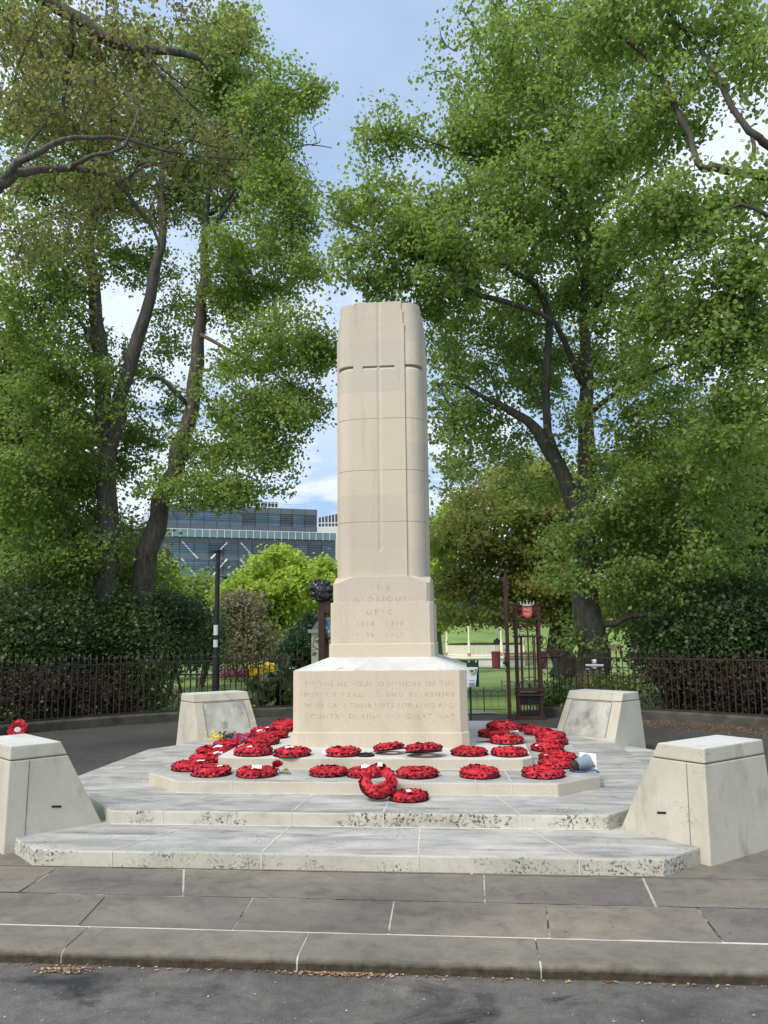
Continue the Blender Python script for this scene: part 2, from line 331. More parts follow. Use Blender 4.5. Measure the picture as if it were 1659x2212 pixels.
def raw_mesh(name, V, faces_n, nper, mat, parent=None, smooth=False):
    """fast mesh: V (n,3); faces are index array (k,nper)"""
    me = bpy.data.meshes.new(name); me.vertices.add(len(V)); me.vertices.foreach_set('co', V.astype(np.float32).ravel())
    k = len(faces_n); me.loops.add(k*nper); me.loops.foreach_set('vertex_index', faces_n.astype(np.int32).ravel())
    me.polygons.add(k); me.polygons.foreach_set('loop_start', np.arange(0, k*nper, nper, dtype=np.int32))
    me.materials.append(M[mat]); me.update(calc_edges=True)
    if smooth: me.polygons.foreach_set('use_smooth', np.ones(k, bool))
    o = bpy.data.objects.new(name, me); C.objects.link(o)
    if parent is not None: o.parent = parent; me.transform(world(parent).inverted())
    return o
# ------------------------------------------------------------------ ground
def gz(x, y):
    """lie of the land beyond the gate: falls into the park, then a mound"""
    if y < 9: return -.06
    if y < 15: return -.06+.15*(y-9)/6
    z = .09-.026*(min(y, 60)-15)
    if y > 64: z += (y-64)*.115 if y < 100 else 36*.115
    return z
g = MB(); xs = [-500, -200, -100, -60, -40, -25, -15, -8, -4, 0, 4, 8, 15, 25, 40, 60, 100, 200, 500]
ys = [-60, -10, 0, 4, 9, 11, 13, 15, 18, 22, 26, 30, 36, 42, 50, 60, 64, 68, 74, 82, 90, 100, 140, 250, 500, 900]
g.add([(x, y, gz(x, y)+(.0 if y < 20 or y > 90 else random.uniform(-.05, .05))) for y in ys for x in xs],
      [(j*len(xs)+i, j*len(xs)+i+1, (j+1)*len(xs)+i+1, (j+1)*len(xs)+i) for j in range(len(ys)-1) for i in range(len(xs)-1)])
tag(g.build('ground', 'grass', smooth=True), kind='structure')
m_ = MB(); m_.add([(-60, -25, 0), (60, -25, 0), (60, 4.16, 0), (-60, 4.16, 0)], [(0, 1, 2, 3)]); tag(m_.build('road', 'road'), kind='structure')
# kerb: long rounded stones, with mortar between
def kpt(x): return 4.15-.004*x
def pz(y): return .062+.038*min(1, max(0, (y-4.15)/1.25))
kj = [-9.5, -7.0, -4.6, -1.93, -.88, .42, 3.1, 5.6, 8.2, 11]
kj = [-9.5, -6.2, -4.2, ground(140, 2040, .064)[0]+.02, ground(655, 2040, .064)[0], ground(1165, 2070, .064)[0], 3.0, 5.6, 8.2]
kb = MB()
prof = [(0, -.05), (.0, .02), (-.001, .034), (.003, .045), (.011, .054), (.024, .060), (.05, .063), (.302, .071), (.302, -.05)]
for a, b in zip(kj[:-1], kj[1:]):
    rs = []
    for x in np.linspace(a+.004, b-.004, 18):
        j = random.uniform(-.004, .004)
        rs.append([(x, kpt(x)-.02+p[0]+(j if k < 5 else 0), p[1]+(random.uniform(-.002, .002) if 1 < k < 6 else 0)) for k, p in enumerate(prof)])
    kb.rings(rs)
tag(kb.build('kerb', 'kerb', smooth=False), kind='structure')
km = MB()
for x in kj[1:-1]: km.rings([[(x+dx, kpt(x)-.02+p[0]*.98+.004, p[1]-.003) for p in prof] for dx in (-.0065, .0065)])
km.rings([[(x, kpt(x)+dy, z) for dy, z in ((.278, .03), (.300, .03), (.300, .0712), (.278, .0700))] for x in (-9.4, 8.1)]); tag(km.build('kerb_mortar', 'mortar'), kind='structure')
# pavement of stone flags, as separate islands with mortar bed beneath
PJ = MB(); PJ.add([(-12, 4.20, pz(4.2)-.0025), (12, 4.16, pz(4.16)-.0025), (12, 5.4, .0975), (-12, 5.4, .0975), (12, 6.9, .0975), (-12, 6.9, .0975)], [(0, 1, 2, 3), (3, 2, 4, 5)])
tag(PJ.build('mortar_bed', 'bed'), kind='structure')
pv = MB()
def gp(x, y):
    q = ground(x, y, .1)
    for _ in range(6): q = ground(x, y, pz(q[1]))
    return q[0], q[1]
def flag_row(y0, y1, xs_b, xs_t, gap=.0055):
    for i in range(len(xs_b)-1):
        a, b, c, d = (xs_b[i]+gap, y0+gap), (xs_b[i+1]-gap, y0+gap), (xs_t[i+1]-gap, y1-gap), (xs_t[i]+gap, y1-gap)
        dz = random.uniform(-.0005, .0015); n = 6
        vs = []
        for j in (0, 1):
            for k in range(n+1):
                t = k/n; p0 = (a[0]+(b[0]-a[0])*t, a[1]) if j == 0 else (d[0]+(c[0]-d[0])*t, d[1])
                vs.append((p0[0]+random.uniform(-.003, .003), p0[1]+random.uniform(-.003, .003)-.004*p0[0], pz(p0[1]-.004*p0[0])+dz))
        pv.add(vs, [(k, k+1, n+2+k, n+1+k) for k in range(n)])
r1 = [-9, -6.5, -4.4, gp(170, 2000)[0], gp(505, 2005)[0], gp(838, 2020)[0], gp(1190, 2035)[0], gp(1570, 2045)[0], 3.4, 5.6, 8]
r1t = [-9, -6.5, -4.5, gp(240, 1925)[0], gp(548, 1937)[0], gp(850, 1950)[0], gp(1180, 1957)[0], gp(1508, 1965)[0], 3.4, 5.6, 8]
yA = 4.437; yB = gp(829, 1946)[1]; yC = 5.40
flag_row(yA, yB, r1, r1t)
r2 = [-9, -6.3, -4.6, gp(40, 1928)[0], gp(395, 1935)[0], gp(1047, 1950)[0], gp(1420, 1962)[0], 2.6, 4.6, 6.6, 9]
r2t = [-9, -6.3, -4.7, gp(122, 1877)[0], gp(395, 1880)[0], gp(1045, 1888)[0], gp(1388, 1895)[0], 2.25, 4.4, 6.6, 9]
flag_row(yB, yC, r2, r2t)
flag_row(yC, 6.15, [-9, -7, -5.1, -3.7, 0, 1.9, 3.1, 4.9, 6.9, 9], [-9, -7, -5.0, -3.4, 0, 2.4, 3.6, 5.2, 7, 9])
flag_row(6.15, 6.9, [-9, -6, -4.2, 2.4, 3.9, 6, 9], [-9, -6, -4.2, 2.4, 4.1, 6, 9])
tag(pv.build('pavement', 'flag'), kind='structure')
# forecourt disc inside the railings
AX, AY, AR = -.83, 7.8, 7.5
fc = MB(); ring = [(AX+(AR+.1)*math.cos(a), AY+(AR+.1)*math.sin(a), .096) for a in np.linspace(0, PI, 60)]
fc.add([(30, 6.88, .096), (30, 7.8, .096)]+ring+[(-30, 7.8, .096), (-30, 6.88, .096)], [tuple(range(64))])
tag(fc.build('forecourt', 'forecourt'), kind='structure')
# park paths
pa = MB()
def strip(pts, w, lift=.012):
    L = []
    for i, p in enumerate(pts):
        d = np.array(pts[min(i+1, len(pts)-1)])-np.array(pts[max(i-1, 0)]); d = d/np.linalg.norm(d); n = np.array((-d[1], d[0]))*(w[i] if hasattr(w, '__len__') else w)/2
        for q in (np.array(p)+n, np.array(p)-n): L.append((q[0], q[1], gz(q[0], q[1])+lift+(.05 if q[1] > 20 else 0)))
    pa.add(L, [(2*i, 2*i+2, 2*i+3, 2*i+1) for i in range(len(pts)-1)])
strip([(-1.0, 14.9), (-1.6, 18), (-2.6, 22), (-4.0, 28), (-5.6, 34), (-8, 42)], [3.2, 2.0, 1.8, 2.0, 2.2, 2.4], .03)
strip([(-8, 42), (-20, 47), (-45, 50)], [2.4, 2.4, 2.4], .04)
strip([(-12, 54), (0, 56.5), (10, 57), (30, 57)], 2.6, .05)
tag(pa.build('path', 'path'), kind='structure')
# ------------------------------------------------------------------ war memorial
XC, YC = -.843, 8.87
def octo(hx, y0, y1, ch, z, xc=XC):
    return [(xc-hx+ch, y0, z), (xc+hx-ch, y0, z), (xc+hx, y0+ch, z), (xc+hx, y1-ch, z), (xc+hx-ch, y1, z), (xc-hx+ch, y1, z), (xc-hx, y1-ch, z), (xc-hx, y0+ch, z)]
def sq(h, ch, z, hy=None):
    hy = h if hy is None else hy; return octo(h, YC-hy, YC+hy, ch, z)
mem = thing('war_memorial', (XC, YC, .1), 'tall cream stone obelisk on a lettered block and wide shallow steps', 'war memorial')
def poly_step(name, pts, z0, z1, mats, lab=None):
    b = MB(); b.rings([[(x, y, z0) for x, y in pts], [(x, y, z1) for x, y in pts]]); o = b.build(name, mats, mem, bevel=.012, top=1)
    if lab: o['label'] = lab
    return o
def sym(L): return [(XC+x, y) for x, y in L]+[(XC-x, y) for x, y in L[::-1]]
s1 = sym([(2.01, 5.43), (2.295, 5.715), (3.02, 6.75), (3.02, 10.0), (1.9, 11.75)])
s2 = sym([(1.80, 6.15), (1.95, 6.33), (2.52, 7.1), (2.52, 9.9), (1.6, 11.3)])
poly_step('step', s1, .04, .2, ['riser_low', 'tread'], 'lowest step, blackened with lichen specks')
poly_step('step', s2, .19, .3, ['riser_low', 'tread'], 'second step, its riser spotted black with lichen')
poly_step('plinth', sym([(1.53, 6.80), (1.915, 7.185), (1.915, 10.43), (1.54, 10.8)]), .29, .4, ['riser_mid', 'tread'], 'lower plinth covered in wreaths')
poly_step('plinth', sym([(1.30, 7.37), (1.39, 7.46), (1.39, 10.25), (1.30, 10.35)]), .39, .5, ['riser_mid', 'weathered'], 'upper plinth under the lettered block')
bb = MB(); bb.rings([sq(.853, .07, .49), sq(.853, .07, .632), sq(.845, .07, .640)]); bb.build('base_course', 'block', mem, bevel=.004)
bb = MB(); bb.rings([sq(.842, .07, .636), sq(.842, .07, 1.212)], cap=True); bb.build('base_block', ['block'], mem, bevel=.004)
bb = MB(); bb.rings([sq(.842, .07, 1.2125), sq(.535, .04, 1.332)]); bb.build('sloped_top', 'weathered', mem)
bb = MB(); bb.rings([sq(.533, .04, 1.325), sq(.533, .04, 1.460), sq(.522, .04, 1.466)]); bb.build('plinth_course', 'block', mem, bevel=.003)
bb = MB(); bb.rings([sq(.521, .035, 1.462, .512), sq(.521, .035, 1.872, .512), sq(.515, .035, 1.877, .512)]); bb.build('lower_die', 'shaft', mem, bevel=.003)
bb = MB(); bb.rings([sq(.494, .035, 1.876, .509), sq(.494, .035, 2.070, .509), sq(.494, .215, 2.138, .509)]); bb.build('upper_die', 'shaft', mem, bevel=.003)
# shaft core with quarter-round corners
def rsq(h, r, z, inset=0):
    h -= inset; L = []
    for q, (sx, sy) in enumerate(((1, -1), (1, 1), (-1, 1), (-1, -1))):
        cx, cy = XC-.006+sx*(h-r), YC+sy*(h-r); a0 = (-PI/2, 0, PI/2, PI)[q]
        L += [(cx+r*math.cos(a0+PI/2*k/10), cy+r*math.sin(a0+PI/2*k/10), z) for k in range(11)]
    return L
J = [2.70, 3.24, 3.79]
def loft(levels, mk):
    rs = []
    for z, ins in levels: rs.append(mk(z, ins))
    return rs
lv = [(2.09, 0)]
for z in J: lv += [(z-.004, 0), (z-.002, .004), (z+.002, .004), (z+.004, 0)]
lv += [(4.325, 0), (4.372, .035), (4.376, 0), (4.752, 0)]
core = MB(); core.rings(loft(lv, lambda z, i: rsq(.452, .155, z, i)))
core.rings(loft([(4.74, 0), (4.935, 0)], lambda z, i: rsq(.443, .15, z, i)))
core.rings(loft([(4.93, 0), (5.062, 0)], lambda z, i: rsq(.433, .147, z, i)))
core.build('shaft', 'shaft', mem, bevel=0)
def panel(h, z0, z1, y, side, sword=False, joints=True):
    """one raised face panel, front cut by a sword-shaped channel"""
    cols = [-h, -.170, -.168, -.028, 0, .028, .165, .167, h]; xs_ = cols; MID = 4
    zs = [(z0, 0)]
    if joints:
        for z in [q for q in J+[4.354] if z0 < q < z1]: zs += [(z-.005, 0), (z-.003, 1), (z+.003, 1), (z+.005, 0)]
    if sword and z0 < 2.3: zs += [(2.385, 0), (2.42, 0), (4.30, 0), (4.3255, 0), (4.362, 2), (4.3655, 0)]
    zs += [(z1, 0)]; zs.sort()
    if sword and z0 < 2.3: zs = [q for q in zs if not (4.34 < q[0] < 4.3605 and q[1] < 2)]
    V = []
    for z, k in zs:
        for i, x in enumerate(xs_):
            d = .004 if k == 1 else 0
            if i == MID and (z > 2.4 if sword else False): d = .009
            if k == 2 and 2 <= i <= 6: d = .03 if i != MID else .010
            V.append((x, d, z))
    n = len(xs_); b = MB(); nr = len(zs)
    Vb = [(x, .12, z) for z in (z0, z1) for x in (-h, h)]
    fs = [(j*n+i, j*n+i+1, (j+1)*n+i+1, (j+1)*n+i) for j in range(nr-1) for i in range(n-1)]
    o = len(V); A, B, Cc, D = o, o+1, o+2, o+3
    fs += [tuple([j*n for j in range(nr)])+(Cc, A), tuple([j*n+n-1 for j in range(nr)][::-1])+(B, D),
           tuple(range(n))[::-1]+(A, B), tuple((nr-1)*n+i for i in range(n))+(D, Cc)]
    V += Vb
    R_ = Matrix.Rotation(side*PI/2, 4, 'Z'); T = Matrix.Translation((XC-.006, YC, 0))
    b.add([tuple(T @ (R_ @ Vector((x, -y+d, z)))) for x, d, z in V], fs)
    return b
for s in range(4):
    f0 = s % 2 == 0; zt = (4.815, 4.972, 5.076) if f0 else (4.72, 4.87, 4.975)
    b = panel(.272, 2.10, zt[0], .468 if f0 else .475, s, sword=f0)
    for v_, z0_, z1_, hh, yy in ((0, zt[0]-.03, zt[1], .258, .458 if f0 else .466), (0, zt[1]-.03, zt[2], .242, .447 if f0 else .455)):
        b2 = panel(hh, z0_, z1_, yy, s, sword=f0, joints=False); b.add(b2.v, b2.f)
    b.build('face_panel', 'shaft', mem)
# incised lettering
def text_mesh(txt, width, cap, x, y, z, mat, parent, name='inscription', maxsp=1.6, rot=(PI/2, 0, 0), rz=0):
    cu = bpy.data.curves.new('t', 'FONT'); cu.body = txt; cu.size = cap/.73; cu.align_x = 'LEFT'; cu.extrude = 0
    ob = bpy.data.objects.new('t', cu); C.objects.link(ob)
    dg = bpy.context.evaluated_depsgraph_get(); me = bpy.data.meshes.new_from_object(ob.evaluated_get(dg))
    w0 = max(v.co.x for v in me.vertices)-min(v.co.x for v in me.vertices); mn = min(v.co.x for v in me.vertices)
    s = width/w0
    if s > 1.08:  # widen the spacing rather than the letters
        cu.space_character = 1+(s-1)*.95; bpy.context.view_layer.update(); dg = bpy.context.evaluated_depsgraph_get(); bpy.data.meshes.remove(me); me = bpy.data.meshes.new_from_object(ob.evaluated_get(dg))
        w0 = max(v.co.x for v in me.vertices)-min(v.co.x for v in me.vertices); mn = min(v.co.x for v in me.vertices); s = width/w0
    bpy.data.objects.remove(ob)
    me.transform(Matrix.Translation((x, y, z)) @ Matrix.Rotation(rz, 4, 'Z') @ Matrix.Rotation(PI/2, 4, 'X') @ Matrix.Scale(s, 4, (1, 0, 0)) @ Matrix.Translation((-mn, 0, 0)))
    me.materials.clear(); me.materials.append(M[mat]); me.name = name
    o = bpy.data.objects.new(name, me); C.objects.link(o); o.parent = parent; me.transform(world(parent).inverted()); return o
for s, z in (('TO THE HONOURED MEMORY OF THE', 1.070), ('MEN OF READING AND BERKSHIRE', .968), ('WHO GAVE THEIR LIVES FOR KING AND', .866), ('COUNTRY DURING THE GREAT WAR', .764)):
    text_mesh(s, 1.44, .046, -1.56, YC-.842-.0015, z, 'letter', mem)
for s, w, z in (('THE', .2, 2.003), ('GLORIOUS', .53, 1.884), ('DEAD', .27, 1.757), ('1914 - 1918', .46, 1.640), ('1939 - 1945', .46, 1.522)):
    text_mesh(s, w, .052, -.855-w/2, YC-.5135-.001, z, 'letter', mem)
# mortar joints of the steps: strips over tread and down the riser
mj = MB()
def tjoint(x0, y0, x1, y1, z, zr=None, w=.009):
    d = np.array((x1-x0, y1-y0)); n = np.array((-d[1], d[0]))/np.linalg.norm(d)*w/2; L = []
    K = 8
    for k in range(K+1):
        p = np.array((x0, y0))+d*k/K+np.random.default_rng(int(abs(x0)*997)+k).uniform(-.003, .003, 2); ww = random.uniform(.6, 1.3)
        L += [(p[0]+n[0]*ww, p[1]+n[1]*ww, z+.0025), (p[0]-n[0]*ww, p[1]-n[1]*ww, z+.0025)]
    mj.add(L, [(2*k, 2*k+2, 2*k+3, 2*k+1) for k in range(K)])
    if zr is not None: mj.box((x0-w*.4, y0-.014, zr), (x0+w*.4, y0-.003+.006, z-.004))
for x0, x1 in ((-2.32, -2.02), (-1.33, -1.30), (-.33, -.36), (.66, .40)): tjoint(x0, 5.44, x1, 6.15, .2, .1)
for x0, x1 in ((-2.25, -2.02), (-1.29, -1.25), (-.62, -.62), (.35, .2)): tjoint(x0, 6.16, x1, 6.80, .3, .2)
for x0, x1 in ((-1.92, -1.88), (.05, .0), (.33, .30)): tjoint(x0, 6.81, x1, 7.37, .4, .3)
for x0 in (-1.66, -.33): tjoint(x0, 7.38, x0+.02, 8.0, .5, .4)
for a, b in (((-3.86, 8.0), (-2.77, 7.95)), ((-3.86, 8.95), (-2.77, 8.8)), ((-3.37, 7.1), (-2.5, 6.9)), ((2.17, 8.0), (1.08, 8.0)), ((1.68, 9.3), (1.08, 9.2)), ((-3.37, 9.8), (-2.77, 9.6))):
    zz = .3; tjoint(*a, *b, .3 if abs(a[0]-XC) < 2.53 else .2) if abs(a[0]-XC) < 2.53 else (tjoint(a[0], a[1], XC+math.copysign(2.53, a[0]-XC), a[1], .2), tjoint(XC+math.copysign(2.51, a[0]-XC), a[1], b[0], b[1], .3))
# pale mortar fillets where each riser stands on the tread below
for hx, y, z in ((1.80, 6.15, .2), (1.53, 6.80, .3), (1.30, 7.37, .4)):
    mj.box((XC-hx, y-.012, z+.0015), (XC+hx, y+.004, z+.006))
mj.build('mortar_joint', 'mortar', mem)
# ------------------------------------------------------------------ corner pedestals
def pedestal(mx_, my_, label):
    """mx_: mirror in x; my_: mirror in y"""
    v = np.array((.66, -.75)); u = np.array((.75, .66)); Fb = np.array((1.505, 5.665))
    def T(p, z):
        x, y = p
        if my_: y = 16.9-y
        if mx_: x = 2*XC-x+(.09 if my_ else 0)
        return (x, y, z)
    dI, wd = (.80, .87) if my_ else (.775, .80)
    def sec(z):
        k = (z-.1)/.71; ins = .05*k; a = Fb-v*.03*k+u*ins; w = wd-2*ins; d = (dI-.02)+(.36-(dI-.02))*k
        return a, w, d
    def ring_(z, g=0):
        a, w, d = sec(z); a = a+u*g-v*g; w -= 2*g; d -= 2*g
        return [T(a, z), T(a+u*w, z), T(a+u*w-v*d, z), T(a-v*d, z)]
    base = T(Fb+u*.4-v*.35, .1)
    t = thing('corner_pedestal', base, label, 'stone pedestal', 'corner pedestals round the memorial')
    b = MB(); b.rings([ring_(.08), ring_(.712)]); b.build('body', 'ped', t, bevel=.008)
    b = MB(); b.rings([ring_(.706, .012), ring_(.722, .012)]); b.build('joint', 'joint_dark', t)
    b = MB(); b.rings([ring_(.72), ring_(.815)]); o = b.build('cap_stone', ['ped', 'weathered'], t, bevel=.010, top=1)
    # inset tablet on the sloped inner face, framed by two stiles
    def face_pt(s_, z, off):
        a, w, d = sec(z); p = a+u*w*s_-v*(d+off); return T(p, z)
    b = MB(); z0, z1 = .31, .700
    vs = []
    for off in (-.02, .0035):
        vs += [face_pt(.13, z0, off), face_pt(.83, z0, off), face_pt(.83, z1, off), face_pt(.13, z1, off)]
    b.add(vs, [(0, 1, 2, 3), (4, 7, 6, 5), (0, 4, 5, 1), (1, 5, 6, 2), (2, 6, 7, 3), (3, 7, 4, 0)]); b.build('tablet', 'ped_panel', t)
    b = MB()
    for s_ in (.118, .836):
        vs = [face_pt(s_, z0, .0028), face_pt(s_+.012, z0, .0028), face_pt(s_+.012, z1, .0028), face_pt(s_, z1, .0028)]; b.add(vs, [(0, 1, 2, 3)])
    vs = [face_pt(.12, z1, .0028), face_pt(.84, z1, .0028), face_pt(.84, z1+.01, .0028), face_pt(.12, z1+.01, .0028)]; b.add(vs, [(0, 1, 2, 3)])
    b.build('tablet_joint', 'joint_dark', t)
    # side face: a fine upright joint and the drain slot
    def side_pt(q, z, off):
        a, w, d = sec(z); p = a-v*q-u*off; return T(p, z)
    b = MB(); xj = .135
    b.add([side_pt(xj, .12, .002), side_pt(xj+.006, .12, .002), side_pt(xj+.006, .705, .002), side_pt(xj, .705, .002)], [(0, 1, 2, 3)])
    b.build('side_joint', 'joint_dark', t)
    if not my_:
        b = MB(); vs = []
        for off in (-.03, .003): vs += [side_pt(.315, .362, off), side_pt(.385, .352, off), side_pt(.385, .366, off), side_pt(.315, .376, off)]
        b.add(vs, [(0, 1, 2, 3), (4, 7, 6, 5), (0, 4, 5, 1), (1, 5, 6, 2), (2, 6, 7, 3), (3, 7, 4, 0)]); b.build('slot', 'black', t)
    return t
pedestal(True, False, 'large near battered stone pedestal by the left end of the lowest step')
pedestal(False, False, 'large near battered stone pedestal by the right end of the lowest step')
pedestal(True, True, 'greyer far pedestal with a stained tablet, in front of the lamp post')
pedestal(False, True, 'paler far pedestal with a sloping tablet, below the tree with the black plaque')
# ------------------------------------------------------------------ poppy wreaths
def wreath_meshes(seed):
    rg = random.Random(seed); red = MB(); blk = MB(); R, r = .116, .047
    # inner pad
    rs = []
    pad = MB(); n, mm = 28, 8
    V = [((R+r*.9*math.cos(b))*math.cos(a), (R+r*.9*math.cos(b))*math.sin(a), r*.85+r*.8*math.sin(b)) for a in [2*PI*i/n for i in range(n)] for b in [2*PI*j/mm for j in range(mm)]]
    red.add(V, [(i*mm+j, ((i+1) % n)*mm+j, ((i+1) % n)*mm+(j+1) % mm, i*mm+(j+1) % mm) for i in range(n) for j in range(mm)])
    base = MB(); rs = [[(rad*math.cos(2*PI*i/n), rad*math.sin(2*PI*i/n), z) for i in range(n)] for rad, z in ((.10, .0), (.175, .0), (.182, .012), (.10, .012), (.10, 0))]
    base.rings(rs, cap=False)
    flowers = [(a, ph, .0) for a in [2*PI*(i+rg.uniform(-.15, .15))/19 for i in range(19)] for ph in (12,)]
    flowers += [(2*PI*(i+.5+rg.uniform(-.3, .3))/15, 55+rg.uniform(-15, 15), 0) for i in range(15)]
    flowers += [(2*PI*(i+rg.uniform(-.3, .3))/10, 118+rg.uniform(-15, 15), 0) for i in range(11)]
    for a, ph, _ in flowers:
        ph = math.radians(ph+rg.uniform(-8, 8)); er = Vector((math.cos(a), math.sin(a), 0)); ez = Vector((0, 0, 1))
        nrm = (er*math.cos(ph)+ez*math.sin(ph)).normalized(); c = er*R+ez*r*.85+nrm*(r*rg.uniform(.78, 1.05))
        t1 = nrm.cross(ez if abs(nrm.z) < .9 else er).normalized(); t2 = nrm.cross(t1); rot = rg.uniform(0, PI)
        S_ = rg.uniform(.030, .037)
        for q in range(4):
            aa = rot+q*PI/2+rg.uniform(-.15, .15); d = t1*math.cos(aa)+t2*math.sin(aa); s = nrm.cross(d)
            lift = rg.uniform(.05, .5) if q % 2 else rg.uniform(-.25, .2)
            vs = [c+nrm*.003*q]
            for w_, l_ in ((-.75, .25), (-.95, .65), (-.6, 1.05), (-.15, 1.2), (.3, 1.15), (.75, .95), (.95, .55), (.7, .2)):
                vs.append(c+s*w_*S_+d*l_*S_+nrm*S_*(lift*l_*l_*.8+rg.uniform(-.16, .16)))
            vs = [Vector((v.x, v.y, max(v.z, .004))) for v in vs]
            red.add(vs, [(0, i, i+1) for i in range(1, 8)])
        if ph < .5 or rg.random() < .3:
            cc_ = c+nrm*S_*(.42 if ph < .5 else .3); blk.ico(cc_, 0.0125 if ph < .5 else .0095, 1)
    return red, blk, base
WM = []
for s in range(4):
    red, blk, base = wreath_meshes(s)
    objs = [red.build('poppies', 'poppy', smooth=False), blk.build('poppy_centres', 'black', smooth=True), base.build('backing_ring', 'black')]
    WM.append([o.data for o in objs])
    for o in objs: bpy.data.objects.remove(o)
def card_mesh(kind):
    b = MB(); w, h = {'small': (.045, .035), 'fold': (.085, .06), 'long': (.07, .028)}[kind]
    cols = [(-w/2, 0), (-w*.1, .012 if kind == 'fold' else .004), (w/2, .004)]
    vs = [(x, y, z) for y in (-h/2, h/2) for x, z in cols]
    b.add(vs, [(0, 1, 4, 3), (1, 2, 5, 4)]); 
    b.add([(x, y, z-.0015) for x, y, z in vs], [(3, 4, 1, 0), (4, 5, 2, 1)])
    o = b.build('card', 'paper'); me = o.data; bpy.data.objects.remove(o); return me
CM = {k: card_mesh(k) for k in ('small', 'fold', 'long')}
WG = 'poppy wreaths laid on the memorial'
def wreath(px, py, z, label, var=0, tilt=(0, 0), size=1.0, card=None, rz=None, world_pos=None, sink=0, thick=1):
    R_ = .175*size
    if world_pos is None:
        f = ground(px, py, z); c = (f[0], f[1]+R_*.97, z+sink)
    else: c = world_pos
    o = thing('poppy_wreath', c, label, 'poppy wreath', WG)
    o.rotation_euler = Matrix.Rotation(tilt[0], 3, 'X').to_euler() if not tilt[1] else (Matrix.Rotation(tilt[1], 3, 'Y') @ Matrix.Rotation(tilt[0], 3, 'X')).to_euler()
    if rz is None: rz = random.uniform(0, 6.28)
    o.scale = (size*.93, size*.93, size*random.uniform(.62, .74)*thick)
    for me, nm in zip(WM[var % 4], ('poppies', 'poppy_centres', 'backing_ring')):
        ch = bpy.data.objects.new(nm, me); C.objects.link(ch); ch.parent = o; ch.rotation_euler = (0, 0, rz)
    if card:
        kind, cx, cy, crz = card[:4]; cz = card[4] if len(card) > 4 else .088
        ch = bpy.data.objects.new('card', CM[kind]); C.objects.link(ch); ch.parent = o; ch.location = (cx, cy, cz); ch.rotation_euler = (card[5] if len(card) > 5 else .25, 0, crz)
    return o
L1, L2, L3 = .4, .5, .3
T30 = math.radians
# upper plinth, front edge (left to right)
wreath(536, 1636, L2, 'poppy wreath with small white card, leftmost on the upper plinth front edge', 0, size=1.06, card=('small', -.03, -.02, .1))
wreath(622, 1638, L2, 'poppy wreath under a tilted grey-white card, second from left on the upper plinth', 1, size=1.02, card=('fold', -.03, .02, .5, .10, .1))
wreath(735, 1637, L2, 'poppy wreath with a white card propped at its left end, upper plinth front', 2, size=.97, card=('fold', -.165, -.08, 1.3, .045, 1.0))
wreath(837, 1633, L2, 'smaller poppy wreath lifted at the front over its black backing, beside the black ring', 3, tilt=(T30(-9), T30(-6)), size=.86, sink=.028)
wreath(913, 1640, L2, 'poppy wreath tipped back with black backing beneath, overhanging the upper plinth centre', 0, tilt=(T30(-11), T30(-3)), size=1.0, sink=.034)
wreath(1014, 1636, L2, 'poppy wreath second from the right on the upper plinth front edge', 1, size=.98)
wreath(1103, 1637, L2, 'poppy wreath at the right front corner of the upper plinth, a dark strip on top', 2, size=.98)
# lower plinth, front edge
wreath(442, 1681, L1, 'poppy wreath with neat black centres at the left front corner of the lower plinth', 3, size=1.04, card=('small', .06, .06, .2))
wreath(398, 1669, L1, 'poppy wreath at the far left corner of the lower plinth, thin white card on top', 1, size=1.02, card=('long', .08, .04, .1, .1))
wreath(543, 1683, L1, 'poppy wreath with a large curled white card, beside the single poppy rose', 0, size=1.05, card=('fold', .0, .0, .1, .10, .5))
wreath(703, 1681, L1, 'dense poppy wreath left of the wreath with the crumpled white card, lower plinth front', 2, size=1.0)
wreath(783, 1683, L1, 'poppy wreath with a crumpled white card, lying just behind the leaning wreath', 3, size=.92, card=('fold', .0, .06, .0, .10, .5))
wreath(898, 1685, L1, 'poppy wreath with an open sunken middle, right of the leaning wreath on the lower plinth', 1, size=1.07)
wreath(1037, 1685, L1, 'poppy wreath with a white card in its open centre, alone on the lower plinth front', 2, size=1.0, card=('long', -.03, -.06, .1, .07, .8))
wreath(1178, 1685, L1, 'poppy wreath at the right front corner of the lower plinth, nearest the fallen grey pot', 0, size=1.06)
# leaning wreath and the one before it
wreath(0, 0, 0, 'poppy wreath leaning upright against the lower plinth, its open centre facing out', 3, tilt=(T30(44), T30(7)), size=.88, thick=1.45,
       world_pos=(ground(819, 1722, .3)[0], 6.64, .415), card=('small', .0, .12, .1, .12, .2))
wreath(880, 1736, L3, 'poppy wreath with a square white card on the second step, in front of all others', 1, size=.93, card=('small', -.0, .0, .5, .10, .6))
# lower plinth, right side, front to back
rs_ = [(1206, 1663, 0, .95, 'poppy wreath directly left of the fallen grey pot'), (1210, 1648, 1, 1.05, 'wide poppy wreath second behind the grey pot on the lower plinth'),
       (1186, 1626, 2, .98, 'poppy wreath with scraps of white card, middle of the lower plinth right row'), (1196, 1612, 3, 1.0, 'poppy wreath fourth behind the grey pot on the lower plinth right side'),
       (1193, 1599, 0, 1.04, 'poppy wreath in the right row nearest the far right pedestal'), (1166, 1590, 1, 1.0, 'poppy wreath second from the back of the lower plinth right row'),
       (1138, 1581, 2, .9, 'poppy wreath farthest back in the right row of the lower plinth')]
for i, (a, b, v, s_, lab) in enumerate(rs_): wreath(a, b, L1, lab, v, size=s_, card=('long', -.10, -.08, .2, .08, .4) if i in (1, 2) else None)
